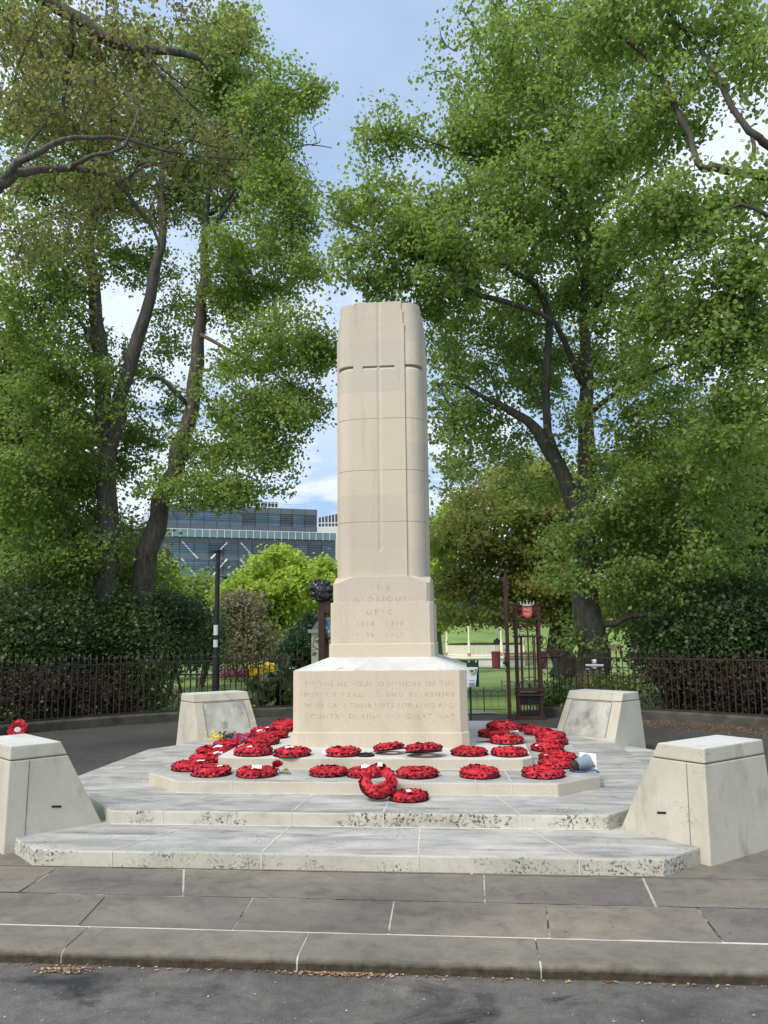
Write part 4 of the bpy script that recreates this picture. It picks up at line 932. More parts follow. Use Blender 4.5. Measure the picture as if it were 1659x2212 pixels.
# ------------------------------------------------------------------ lamp / camera post
lx = ground(464, 1560, .1); Yl = 13.2
pb, ptp = at(463, 1560, Yl), at(472, 1190, Yl); pxm = (pb[0]+ptp[0])/2
t = thing('camera_post', (pxm, Yl, .1), 'black camera post with stickers in front of the left railing', 'post')
b = MB(); b.tube([(pxm, Yl, .1), (pxm, Yl, 1.2), (pxm, Yl, 1.22), (pxm, Yl, ptp[2])], [.060, .055, .043, .036], 14); b.build('pole', 'iron_dark', t, smooth=False)
b = MB(); b.ico((pxm, Yl, ptp[2]+.0), (.06, .06, .035), 2); b.box((pxm-.11, Yl-.03, ptp[2]-.03), (pxm+.02, Yl+.03, ptp[2]+.015)); b.box((pxm+.02, Yl-.02, ptp[2]-.045), (pxm+.10, Yl+.02, ptp[2]-.005)); b.build('camera_head', 'iron_dark', t)
zc = at(480, 1245, Yl)[2]; b = MB(); b.tube([(pxm, Yl, zc), (pxm+.12, Yl, zc)], .014, 6); b.ico((pxm+.13, Yl, zc-.02), (.035, .03, .03), 2); zc = at(470, 1360, Yl)[2]; b.box((pxm+.04, Yl-.03, zc-.03), (pxm+.1, Yl+.02, zc+.07)); b.build('camera_unit', 'iron_dark', t)
b = MB(); 
for y0_, y1_ in ((1372, 1350), (1398, 1382)):
    z0_, z1_ = at(466, y0_, Yl)[2], at(466, y1_, Yl)[2]; b.rings([[(pxm+.0475*math.cos(a), Yl+.0475*math.sin(a), z) for a in np.linspace(PI*1.05, PI*1.75, 8)] for z in (z0_, z1_)], cap=False, close=False)
b.build('sticker', 'silver', t)
# ------------------------------------------------------------------ low hoop railing at the lawn edge
def hoops(xa, xb, Y, px_top, label, mat, zb=None, slope=0, pitch=.13):
    zb = gz(0, Y) if zb is None else zb; t = thing('hoop_railing', ((xa+xb)/2, Y, zb), label, 'low railing'); ht = px_top; n = int((xb-xa)/pitch)
    b = MB(); b.box((xa, Y-.008, zb+ht*.72), (xb, Y+.008, zb+ht*.72+.014)); b.box((xa, Y-.008, zb+.05), (xb, Y+.008, zb+.06)); b.build('rail', mat, t)
    for k in range(min(n, 90)):
        x = xa+k*pitch; b = MB(); R_ = pitch*.5
        b.tube([(x, Y, zb), (x, Y, zb+ht-R_)]+[(x+R_-R_*math.cos(a), Y, zb+ht-R_+R_*math.sin(a)) for a in np.linspace(.3, PI-.3, 6)]+[(x+2*R_, Y, zb+ht-R_), (x+2*R_, Y, zb)], .005 if Y < 20 else .008, 5); b.build('hoop', mat, t)
    b = MB()
    for k in range(0, n+1, 5): b.tube([(xa+k*pitch, Y, zb), (xa+k*pitch, Y, zb+ht+.05)], .011, 6)
    b.build('upright', mat, t)
hoops(-.35, .70, 15.55, .40, 'low dark hoop-topped railing between the information board and the gate leaf', 'iron_moss', zb=.09)
hoops(.85, 4.2, 21.0, .38, 'low pale hoop-topped railing on the lawn behind the gate pier', 'fascia', pitch=.16)
# ------------------------------------------------------------------ bandstand
Yd = 60.
def D_(cx, cy, Y=Yd): return at((1700+cx/4.1475)/1.8228, (2450+cy/4.1475)/1.8228, Y)
gz_b = gz(0, 60)+.0
t = thing('bandstand', (1.5, 62, gz_b), 'cream and white park bandstand with picket balustrade and slender posts', 'bandstand')
xl, xr = D_(200, 560)[0], D_(1560, 560)[0]; zf = D_(600, 560)[2]; zr = D_(600, 362)[2]
b = MB(); cxm = (xl+xr)/2; Rb = (xr-xl)/2
def oct_(R_, z, ysq=1): return [(cxm+R_*math.cos(a), Yd+Rb*.92+R_*math.sin(a)*.92, z) for a in np.linspace(PI/8, 2*PI+PI/8, 8, endpoint=False)]
b.rings([oct_(Rb*1.06, gz_b-.2), oct_(Rb*1.06, zf-.15)]); b.build('stone_base', 'render_white', t)
b = MB(); b.rings([oct_(Rb*1.1, zf-.15), oct_(Rb*1.1, zf)]); b.build('deck', 'cream', t)
O_ = oct_(Rb*1.02, 0); zp = D_(600, 20)[2]+1.2
for i in range(8):
    x, y, _ = O_[i]; b = MB(); b.box((x-.1, y-.1, zf), (x+.1, y+.1, zf+.25)); b.build('post_foot', 'terracotta', t)
    b = MB(); b.box((x-.09, y-.09, zf+.25), (x+.09, y+.09, zr)); b.tube([(x, y, zr), (x, y, zr+.35), (x, y, zp)], [.09, .055, .05], 8); b.build('post', 'cream', t)
    x2, y2, _ = O_[(i+1) % 8]; b = MB(); b.tube([(x, y, zr-.02), (x2, y2, zr-.02)], .045, 6); b.build('handrail', 'iron', t)
    b = MB(); b.tube([(x, y, zf+.07), (x2, y2, zf+.07)], .04, 6)
    nn = 26
    for k in range(1, nn): xa_, ya_ = x+(x2-x)*k/nn, y+(y2-y)*k/nn; b.box((xa_-.022, ya_-.015, zf+.06), (xa_+.022, ya_+.015, zr-.05))
    b.build('balustrade', 'cream', t)
b = MB(); b.rings([oct_(Rb*1.25, zp), oct_(Rb*1.2, zp+.15), oct_(Rb*.6, zp+1.3), oct_(.1, zp+2.2)]); b.build('roof', 'green_p', t)
# person in the bandstand
pp = D_(1075, 560, 61.0); hx, hy = pp[0], 61.0; hz = D_(1070, 240, 61.)[2]; Hh = 1.62; z0p = hz-Hh
me = bpy.data.meshes.new('person'); SK = [((0, 0, .92), .15), ((0, 0, 1.12), .15), ((0, 0, 1.34), .16), ((0, 0, 1.46), .06), ((0, 0, 1.56), .095), ((.18, 0, 1.36), .07), ((.2, -.08, 1.12), .05), ((-.02, -.28, 1.12), .04), ((-.18, 0, 1.36), .07), ((-.24, -.08, 1.12), .05), ((-.32, -.3, 1.15), .04),
      ((.1, 0, .85), .09), ((.1, 0, .46), .065), ((.1, 0, .06), .045), ((.1, -.15, .04), .04), ((-.1, 0, .85), .09), ((-.1, 0, .46), .065), ((-.1, 0, .06), .045), ((-.1, -.15, .04), .04)]
ED = [(0, 1), (1, 2), (2, 3), (3, 4), (2, 5), (5, 6), (6, 7), (2, 8), (8, 9), (9, 10), (0, 11), (11, 12), (12, 13), (13, 14), (0, 15), (15, 16), (16, 17), (17, 18)]
me.from_pydata([(hx+v[0]*1.0, hy+v[1], z0p+v[2]) for v, r in SK], ED, []); po = bpy.data.objects.new('person', me); C.objects.link(po)
sk = po.modifiers.new('s', 'SKIN'); 
for i, (v, r) in enumerate(SK): me.skin_vertices[0].data[i].radius = (r, r)
me.skin_vertices[0].data[0].use_root = True; po.modifiers.new('u', 'SUBSURF').levels = 1; me.materials.append(M['coat'])
po.modifiers['u'].render_levels = 1
tag(po, 'person in dark clothes standing at the bandstand rail, arms forward', 'person')
# ------------------------------------------------------------------ benches, bins
def bench(x, y, z, w, label, mat='maroon'):
    t = thing('park_bench', (x, y, z), label, 'bench', 'park benches')
    for k in range(3): b = MB(); b.box((x-w/2, y+k*.14, z+.42), (x+w/2, y+.11+k*.14, z+.46)); b.build('seat_slat', mat, t)
    for k in range(4): b = MB(); b.box((x-w/2, y+.42+.02*k, z+.50+k*.1), (x+w/2, y+.45+.02*k, z+.57+k*.1)); b.build('back_slat', mat, t)
    for s in (-1, 1):
        b = MB(); xx_ = x+s*(w/2-.06); b.box((xx_-.03, y, z), (xx_+.03, y+.06, z+.62)); b.box((xx_-.03, y+.42, z), (xx_+.03, y+.5, z+.9)); b.box((xx_-.035, y, z+.60), (xx_+.035, y+.44, z+.65)); b.box((xx_-.03, y, z+.36), (xx_+.03, y+.45, z+.42)); b.build('end_frame', 'iron_dark', t)
def FP(cx, cy, Y): return at((1650+cx/2.07375)/1.8228, (2200+cy/2.07375)/1.8228, Y)
a_, b_ = FP(700, 880, 56), FP(985, 880, 56); bench((a_[0]+b_[0])/2, 56, gz(0, 56)+.1, b_[0]-a_[0], 'maroon slatted bench on the path in front of the bandstand')
a_, b_ = FP(1040, 870, 56.), FP(1190, 870, 56.); bench((a_[0]+b_[0])/2, 55.6, gz(0, 56)+.12, b_[0]-a_[0]+.3, 'maroon bench right of the pier, partly behind the railing')
def JP(cx, cy, Y): return at((2200+cx/2.0133)/1.8228, (2300+cy/2.0133)/1.8228, Y)
a_, b_ = JP(370, 560, 66), JP(505, 560, 66); bench((a_[0]+b_[0])/2, 66, JP(400, 572, 66)[2], b_[0]-a_[0], 'far bench on the lawn between the two tree trunks', 'oakwood' if 'oakwood' in M else 'maroon')
for cx, lab in ((630, 'maroon litter bin standing left of the bench by the bandstand'), (1008, 'maroon litter bin just right of the gate pier, beside the benches')):
    p = FP(cx, 880, 55.2); z = gz(0, 55); t = thing('litter_bin', (p[0], 55.2, z), lab, 'litter bin', 'litter bins on the park path'); hh_ = 1.05 if cx < 700 else 1.0
    b = MB(); b.rings([[(p[0]+r_*math.cos(a), 55.2+r_*math.sin(a), z+h) for a in np.linspace(0, 2*PI, 14, endpoint=False)] for r_, h in ((.24, 0), (.27, .1), (.29, hh_-.05))]); b.build('drum', 'maroon', t)
    b = MB(); b.rings([[(p[0]+r_*math.cos(a), 55.2+r_*math.sin(a), z+h) for a in np.linspace(0, 2*PI, 14, endpoint=False)] for r_, h in ((.31, hh_-.05), (.31, hh_+.02), (.2, hh_+.05))]); b.build('rim', 'maroon', t)
# white stone pier far left of the memorial, behind the lion pier
p0, p1 = LP(350, 1405), LP(375, 1405); Yw = 24.; k_ = Yw/14.3
x0w, x1w = LP(375, 1450)[0]*k_, LP(720, 1450)[0]*k_; zt_ = 1.6+(LP(375, 1435)[2]-1.6)*k_; zg = gz(0, Yw)-.1
t = thing('stone_pier', ((x0w+x1w)/2, Yw, zg), 'pale rendered pier with a slate cap beyond the lion head', 'pier')
b = MB(); b.box((x0w, Yw, zg), (x1w, Yw+.8, zt_)); b.build('shaft', 'cream', t)
b = MB(); b.box((x0w-.09, Yw-.08, zt_), (x1w+.09, Yw+.88, zt_+.1)); b.build('cornice', 'render_white', t)
b = MB(); b.rings([[(x0w, Yw, zt_+.1), (x1w, Yw, zt_+.1), (x1w, Yw+.8, zt_+.1), (x0w, Yw+.8, zt_+.1)], [((x0w+x1w)/2-.15, Yw+.3, zt_+.34), ((x0w+x1w)/2+.15, Yw+.3, zt_+.34), ((x0w+x1w)/2+.15, Yw+.5, zt_+.34), ((x0w+x1w)/2-.15, Yw+.5, zt_+.34)]]); b.build('slate_cap', 'fascia', t)
# ------------------------------------------------------------------ office buildings
def GP(cx, cy, Y): return at((500+cx/1.659)/1.8228, (1850+cy/1.659)/1.8228, Y)
def facade(x0, x1, y0, y1, z_levels, ncol, label, name='office_building', depth=25, diag=True, seed=3, pent=None, group=None):
    """x0,y0 left end; x1,y1 right end; z_levels: list of (z, kind) from the top down"""
    t = thing(name, ((x0+x1)/2, (y0+y1)/2, -4), label, 'office building', group)
    d = np.array((x1-x0, y1-y0)); L = np.linalg.norm(d); d /= L; n = np.array((d[1], -d[0]))
    def P(s_, z, off=0): return (x0+d[0]*s_*L+n[0]*off, y0+d[1]*s_*L+n[1]*off, z)
    zt_, zb_ = z_levels[0][0], z_levels[-1][0]
    b = MB(); b.add([P(0, zb_), P(1, zb_), P(1, zt_), P(0, zt_), P(0, zb_, -depth), P(1, zb_, -depth), P(1, zt_, -depth), P(0, zt_, -depth)], [(0, 1, 2, 3), (5, 4, 7, 6), (1, 5, 6, 2), (4, 0, 3, 7), (3, 2, 6, 7), (0, 4, 5, 1)]); b.build('wall', 'glassd', t)
    rg = random.Random(seed)
    for (za, kind), (zb2, _) in zip(z_levels[:-1], z_levels[1:]):
        if kind == 'fascia':
            b = MB()
            for c in range(ncol): b.add([P(c/ncol+.0008, zb2+.04, .25), P((c+1)/ncol-.0008, zb2+.04, .25), P((c+1)/ncol-.0008, za, .25), P(c/ncol+.0008, za, .25)]+[P(c/ncol+.0008, zb2+.04, 0), P((c+1)/ncol-.0008, zb2+.04, 0), P((c+1)/ncol-.0008, za, 0), P(c/ncol+.0008, za, 0)], [(0, 1, 2, 3), (0, 4, 5, 1), (3, 2, 6, 7), (0, 3, 7, 4), (1, 5, 6, 2)])
            b.build('spandrel', 'fascia', t)
        elif kind == 'glass':
            for c in range(ncol):
                b = MB(); mat = 'glassb' if rg.random() < (.72 if name == 'office_building' else .5) else 'glassd'
                b.add([P(c/ncol+.001, zb2, .12), P((c+1)/ncol-.001, zb2, .12), P((c+1)/ncol-.001, za, .12), P(c/ncol+.001, za, .12)], [(0, 1, 2, 3)]); b.build('window', mat, t)
            b = MB()
            for k in range(4):
                z = za-.25-k*.38; b.add([P(0, z-.07, .5), P(1, z-.07, .5), P(1, z, .5), P(0, z, .5)]+[P(0, z-.07, .4), P(1, z-.07, .4), P(1, z, .4), P(0, z, .4)], [(0, 1, 2, 3), (3, 2, 6, 7), (0, 4, 5, 1), (7, 6, 5, 4)])
            b.build('louvre', 'screen', t)
            if diag:
                b = MB()
                for c in range(0, ncol-1, 2):
                    s0, s1 = (c+.15)/ncol, (c+1.25)/ncol
                    if rg.random() < .2: continue
                    if (c//2) % 2: s0, s1 = s1, s0
                    b.tube([P(s0, za+.2, .35), P(s1, zb2-.4, .35)], .15, 4)
                b.build('diagonal_brace', 'whitem', t)
        elif kind == 'terrace':
            b = MB(); 
            for c in range(ncol*2+1): q_ = P(c/(ncol*2), 0, .9); b.box((q_[0]-.06, q_[1]-.06, zb2), (q_[0]+.06, q_[1]+.06, zb2+1.3))
            b.tube([P(0, zb2+1.25, .9), P(1, zb2+1.25, .9)], .05, 4); b.build('balustrade', 'whitem', t)
            b = MB(); b.add([P(0, zb2+.05, .95), P(1, zb2+.05, .95), P(1, zb2+1.2, .95), P(0, zb2+1.2, .95)], [(0, 1, 2, 3)]); b.build('glass_rail', 'glassr', t)
    b = MB()
    for c in range(ncol+1): b.add([P(c/ncol-.0012, zb_, .28), P(c/ncol+.0012, zb_, .28), P(c/ncol+.0012, zt_, .28), P(c/ncol-.0012, zt_, .28)], [(0, 1, 2, 3)])
    b.build('mullion', 'screen', t)
    if pent:
        s0, s1, zz0, zz1 = pent; b = MB()
        b.add([P(s0, zz0, -3), P(s1, zz0, -3), P(s1, zz1, -3), P(s0, zz1, -3), P(s0, zz0, -9), P(s1, zz0, -9), P(s1, zz1, -9), P(s0, zz1, -9)], [(0, 1, 2, 3), (1, 5, 6, 2), (4, 0, 3, 7), (3, 2, 6, 7)]); b.build('roof_screen', 'screen', t)
        b = MB(); K = 26
        for c in range(K+1): q_ = P(s0+(s1-s0)*c/K, 0, -2.8); b.box((q_[0]-.06, q_[1]-.1, zt_), (q_[0]+.06, q_[1], zz1))
        b.tube([P(s0, zz0+.5, -2.7), P(s1, zz0+.5, -2.7)], .08, 4); b.tube([P(.3, zt_+1.0, -1), P(.99, zt_+1.0, -1)], .05, 4); b.build('roof_rail', 'whitem', t)
    return t
Yo = 140.
zU = lambda cy: GP(1238, cy, Yo)[2]
# upper set-back block: right end further away
xr_, xl_ = GP(1238, 300, Yo)[0], GP(150, 300, Yo-12)[0]
facade(xl_, xr_, Yo-12, Yo, [(zU(262), 'fascia'), (zU(300), 'glass'), (zU(378), 'fascia'), (zU(420), 'glass'), (zU(470), 'x')], 13, 'upper glass office storey with roof screen, far behind the left trees', diag=False, pent=(.2, .78, zU(262), zU(205)), group='glass office blocks')
zL = lambda cy: GP(1358, cy, Yo-4)[2]
xr2, xl2 = GP(1358, 500, Yo-4)[0], GP(-60, 500, Yo-18)[0]
facade(xl2, xr2, Yo-18, Yo-4, [(zL(432), 'terrace'), (zL(466), 'fascia'), (zL(500), 'glass'), (zL(580), 'fascia'), (zL(605), 'glass'), (zL(700), 'fascia'), (zL(725), 'glass'), (zL(820), 'fascia'), (zL(850), 'glass'), (zL(950), 'fascia'), (-5, 'x')], 15, 'wide lower glass office block with white diagonal braces behind the lime trees', seed=8, group='glass office blocks')
# white block and the glass range seen right of the memorial
t = thing('white_building', (GP(1400, 400, 160)[0], 160, -4), 'plain white building end wall beside the glass office', 'building')
x0_, x1_ = GP(1232, 400, 160)[0], GP(1700, 400, 160)[0]; zt_ = GP(1240, 372, 160)[2]
b = MB(); b.box((x0_, 160, -5), (x1_, 180, zt_)); b.build('wall', 'walls', t)
b = MB(); b.add([(x0_, 163, zt_), (x1_, 163, zt_), (x1_, 163, zt_+4.8), (x0_, 163, zt_+2.2)], [(0, 1, 2, 3)]); b.add([(x0_, 168, zt_), (x1_, 168, zt_), (x1_, 168, zt_+4.8), (x0_, 168, zt_+2.2)], [(0, 1, 2, 3)])
b.add([(x0_, 163, zt_+2.2), (x1_, 163, zt_+4.8), (x1_, 168, zt_+4.8), (x0_, 168, zt_+2.2)], [(0, 1, 2, 3)]); b.build('roof_screen', 'screen', t)
b = MB()
for k in range(22): xk = x0_+(x1_-x0_)*k/21; b.box((xk-.07, 162.85, zt_+.1), (xk+.07, 162.98, zt_+2.2+2.6*k/21))
b.box((x0_, 162.8, zt_+1.0), (x1_, 162.95, zt_+1.15)); b.build('roof_rail', 'whitem', t)
b = MB(); q_ = GP(1340, 300, 159); b.tube([(q_[0]+.2, 165, q_[2]-2.5), (q_[0]+.2, 165, q_[2])], .12, 6); b.tube([(q_[0]-2.4, 165, q_[2]+.3), (q_[0]+.2, 165, q_[2]), (q_[0]+2.5, 165, q_[2])], [.1, .25, .15], 6); b.build('roof_crane', 'screen', t)
def HP(cx, cy, Y): return at((1200+cx/1.77)/1.8228, (1100+cy/1.77)/1.8228, Y)
zR = lambda cy: HP(1000, cy, 150)[2]
facade(HP(800, 1650, 150)[0], HP(1280, 1650, 150)[0], 150, 154, [(zR(1640), 'fascia'), (zR(1665), 'glass'), (zR(1700), 'fascia'), (zR(1745), 'glass'), (zR(1800), 'x')], 7, 'dark glass office range glimpsed just right of the obelisk', diag=False, group='glass office blocks')
# ------------------------------------------------------------------ trees and shrubs
def leaves(cent, size, rg, droop=.45, kind=6, sizevar=.3, flat=.5):
    """cent (n,3) -> vertices/faces of n folded leaf blades"""
    n = len(cent)
    a = rg.normal(size=(n, 3)); a[:, 2] = a[:, 2]*flat-droop; a /= np.linalg.norm(a, axis=1)[:, None]
    u = rg.normal(size=(n, 3))*.75+np.array((0, 0, 1.)); s = np.cross(a, u); s /= np.linalg.norm(s, axis=1)[:, None]+1e-9; nn = np.cross(s, a)
    L = (size*(1+rg.uniform(-sizevar, sizevar, n)))[:, None]
    fold = rg.uniform(.05, .3, n)[:, None]
    if kind == 6:
        tab = [(0, 0, 0), (.18, .40, .9), (.62, .36, 1), (1.0, 0, 0), (.62, -.36, 1), (.18, -.40, .9)]
        F_ = np.array([[0, 1, 2, 3], [0, 3, 4, 5]])
    else:
        tab = [(0, 0, 0), (.42, .42, .8), (1, 0, 0), (.42, -.42, .8)]; F_ = np.array([[0, 1, 2], [0, 2, 3]])
    V = np.stack([cent+a*L*x+s*L*y+nn*L*fold*z*abs(y)*2 for x, y, z in tab], 1)
    k = len(tab); Fi = (np.arange(n)[:, None, None]*k+F_[None]).reshape(-1, F_.shape[1])
    return V.reshape(-1, 3), Fi
def pxp(p): return at(p[0], p[1], p[2])
def in_blobs(blobs, n, rg, irr=-.12):
    """points spread through pixel-outlined ellipsoids, at their own distance and real depth"""
    w = np.array([b[3]*b[4]*(b[6] if len(b) > 6 else 1) for b in blobs], float); w /= w.sum(); out = []
    for i in rg.choice(len(blobs), n, p=w):
        b = blobs[i]; c = pxp(b); k = b[2]/F
        for _ in range(5):
            d = rg.normal(size=3); d /= np.linalg.norm(d); d *= rg.uniform(0, 1)**.45*(1.12 if rg.random() < .85 else 1.35)
            q = c+np.array((d[0]*b[3]*k, d[1]*b[5], d[2]*b[4]*k)); f = b[2]/16
            if mnoise.noise(Vector((q[0]*.9/f, q[1]*.9/f, q[2]*1.5/f)))+.5*mnoise.noise(Vector((q[0]*2.3/f, q[1]*2.3/f, q[2]*3.1/f))) > irr: break
        out.append(q)
    return np.array(out)
def tree(name, label, cat, limbs, blobs, ncl, nleaf, size, mat, bark, seed, group=None, crad=.32, kind=6, droop=.45, twig=.012, seg=.45, base=None, cflat=.65, sprig=True, flat=.5, twn=4, spray=.5):
    rg = np.random.default_rng(seed); rr = random.Random(seed)
    P0 = [[pxp(p) if len(p) == 4 else np.array(p[:3], float) for p in l] for l in limbs]
    b0 = P0[0][0] if base is None else np.array(base)
    t = thing(name, tuple(b0), label, cat, group)
    mb = MB(); nodes = []
    for l, pts in zip(limbs, P0):
        # smooth and roughen each limb
        Q = []; Rr = []
        for i in range(len(pts)-1):
            ra, rb = l[i][-1], l[i+1][-1]; d = np.linalg.norm(pts[i+1]-pts[i]); K = max(2, int(d/.5))
            for k in range(K):
                f = k/K; p0 = pts[max(i-1, 0)]; p1 = pts[i]; p2 = pts[i+1]; p3 = pts[min(i+2, len(pts)-1)]
                q = .5*((2*p1)+(-p0+p2)*f+(2*p0-5*p1+4*p2-p3)*f*f+(-p0+3*p1-3*p2+p3)*f**3)
                Q.append(q+rg.normal(size=3)*.22*(ra+(rb-ra)*f)); Rr.append((ra+(rb-ra)*f)*(1+rg.uniform(-.06, .06)))
        Q.append(pts[-1]); Rr.append(l[-1][-1]); mb.tube(Q, Rr, 9 if Rr[0] > .06 else 6); nodes += [(q, r) for q, r in zip(Q, Rr)]
    tr = mb.build('trunk', bark, t, smooth=True)
    NP = np.array([q for q, r in nodes]); keep = np.array([r < .4*max(r_ for _, r_ in nodes) or True for _, r in nodes])
    cl = in_blobs(blobs, ncl, rg)
    d0 = np.array([np.min(np.linalg.norm(NP-c, axis=1)) for c in cl]); cl = cl[np.argsort(d0)]
    NL = [NP]; tw = MB(); ends = []
    allN = NP.copy()
    for c in cl:
        D = np.linalg.norm(allN-c, axis=1)+np.maximum(0, allN[:, 2]-c[2])*.5; i = int(np.argmin(D)); s = allN[i]; dist = np.linalg.norm(c-s)
        if dist < .12: ends.append((s, c)); continue
        K = max(2, int(dist/seg)); ctrl = (s+c)/2+np.array((rr.gauss(0, .12), rr.gauss(0, .12), abs(rr.gauss(.10, .1))))*dist
        pts = [(1-f)**2*s+2*f*(1-f)*ctrl+f*f*c+(rg.normal(size=3)*.02*dist if 0 < f < 1 else 0) for f in np.linspace(0, 1, K+1)]
        r0 = min(twig*(1+dist*1.1), .06); tw.tube(pts, [r0*(1-.75*k/K) for k in range(K+1)], twn, cap=False)
        allN = np.vstack([allN, np.array(pts[1:])]); ends.append((pts[-2], pts[-1]))
    if tw.v:
        raw_mesh('branches', np.array(tw.v), np.array(tw.f), 4, bark, t, smooth=True)
    C_ = []
    for s, c in ends:
        n = max(3, int(nleaf*rr.uniform(.45, 1.5))); k = rg.uniform(-.6, 1.15, n)[:, None]; ln = (c-s)
        nl = np.linalg.norm(ln); ln = ln/(nl+1e-6)*min(max(nl, .3), spray)
        C_.append(s+ln*k+rg.normal(size=(n, 3))*np.array((crad, crad, crad*cflat))*rr.uniform(.55, 1.25))
    V, Fi = leaves(np.vstack(C_), size, rg, droop, kind, flat=flat)
    raw_mesh('crown', V, Fi, Fi.shape[1], mat, t)
    return t
# near right: the great lime behind the right railing
Ym = 16.0
tree('lime_tree', 'great lime tree with the thick forked trunk behind the black plaque', 'tree',
     [[(1278, 1515, Ym, .36), (1275, 1470, Ym, .31), (1278, 1400, Ym, .30), (1280, 1330, Ym, .27), (1268, 1240, Ym, .235), (1262, 1150, Ym, .20), (1268, 1050, Ym, .185), (1264, 930, Ym, .165), (1268, 830, Ym, .13), (1262, 700, Ym, .10), (1268, 560, Ym-.3, .07), (1250, 400, Ym-.6, .045), (1235, 230, Ym-1, .03), (1230, 60, Ym-1, .02)],
      [(1262, 1200, Ym, .20), (1236, 1090, Ym-.1, .16), (1205, 1000, Ym-.3, .14), (1160, 935, Ym-.5, .11), (1112, 892, Ym-.8, .08), (1050, 860, Ym-1.2, .045), (1000, 830, Ym-1.5, .025)],
      [(1205, 1000, Ym-.3, .10), (1183, 930, Ym-.4, .085), (1177, 830, Ym-.5, .08), (1187, 700, Ym-.6, .07), (1160, 620, Ym-.8, .055), (1120, 560, Ym-1, .05), (1060, 505, Ym-1.4, .04), (1005, 487, Ym-1.8, .025)],
      [(1265, 850, Ym, .07), (1200, 700, Ym-1, .055), (1120, 660, Ym-1.4, .05), (1040, 640, Ym-1.8, .05), (985, 618, Ym-2.2, .04), (880, 618, Ym-2.4, .025), (800, 640, Ym-2.5, .012)],
      [(1160, 620, Ym-.8, .05), (1090, 575, Ym-1.8, .05), (1000, 570, Ym-2.2, .05), (935, 560, Ym-2.4, .045), (870, 538, Ym-2.6, .03), (750, 480, Ym-2.7, .012), (705, 472, Ym-2.7, .006)],
      [(1262, 560, Ym-.4, .06), (1215, 420, Ym-.9, .055), (1170, 300, Ym-1, .05), (1140, 200, Ym-1.2, .035), (1110, 120, Ym-1.3, .02), (1060, 30, Ym-1.4, .01)],
      [(1180, 320, Ym-1, .04), (1080, 340, Ym-1.4, .03), (1000, 330, Ym-1.8, .022), (880, 290, Ym-2, .012), (780, 275, Ym-2.2, .006)],
      [(1265, 900, Ym, .06), (1330, 850, Ym-.8, .045), (1420, 800, Ym-1.4, .03), (1500, 770, Ym-1.8, .012)],
      [(1262, 1000, Ym, .06), (1340, 1010, Ym-.6, .04), (1460, 1040, Ym-1.2, .025), (1560, 1040, Ym-1.5, .012)],
      [(1283, 1350, Ym, .08), (1330, 1345, Ym-.3, .06), (1372, 1330, Ym-.6, .04), (1430, 1330, Ym-.8, .02)],
      [(1262, 700, Ym, .07), (1330, 600, Ym-.8, .05), (1400, 520, Ym-1.2, .035), (1480, 460, Ym-1.5, .02)]],
     [(1140, 90, 15, 130, 110, 1.6), (1090, 200, 14.6, 150, 120, 1.6), (1010, 290, 14.2, 120, 50, 1.2), (860, 285, 14, 85, 32, .9, 1.1), (790, 290, 13.9, 32, 26, .5), (1180, 350, 14.6, 150, 130, 1.8), (1300, 220, 15.5, 130, 200, 1.8, .8),
      (1060, 450, 14.0, 180, 60, 1.6), (800, 440, 13.5, 110, 38, .9, 1.1), (730, 420, 13.3, 48, 22, .6), (880, 520, 13.6, 150, 60, 1.2), (750, 560, 13.4, 55, 35, .7), (1000, 560, 14, 200, 75, 1.8), (930, 640, 13.7, 120, 38, 1.0), (820, 610, 13.5, 60, 36, .7),
      (1150, 560, 16.6, 160, 130, 1.6), (1320, 500, 15.5, 150, 170, 1.8, .8), (1060, 740, 16.4, 120, 100, 1.1, .9), (970, 760, 14.4, 50, 60, .8, .7), (1220, 760, 17.3, 160, 120, 1.2, .8), (1380, 760, 15.3, 140, 120, 1.6, .7), (1080, 850, 16.2, 110, 70, 1.1, .8), (975, 890, 14.4, 50, 90, .9, .8), (985, 1010, 14.3, 50, 70, .7, .6), (1060, 950, 16.2, 95, 65, 1.1, .7),
      (1370, 950, 15.4, 150, 110, 1.6, .8), (1500, 1030, 15, 140, 120, 1.5), (1150, 1040, 17.2, 80, 55, .9, .7), (1340, 1130, 15.6, 120, 110, 1.4), (1320, 1240, 15.5, 80, 55, 1.0, .7), (1270, 1390, 15.55, 35, 32, .4, .8), (1210, 1200, 15.3, 60, 70, .7, .8), (1235, 1390, 15.6, 25, 60, .3, .6), (1480, 1180, 15.6, 150, 120, 1.5)],
     2700, 52, .067, 'lime', 'bark_dark', 11, group='mature lime trees round the memorial', crad=.15, droop=.8, spray=.85, twig=.010)
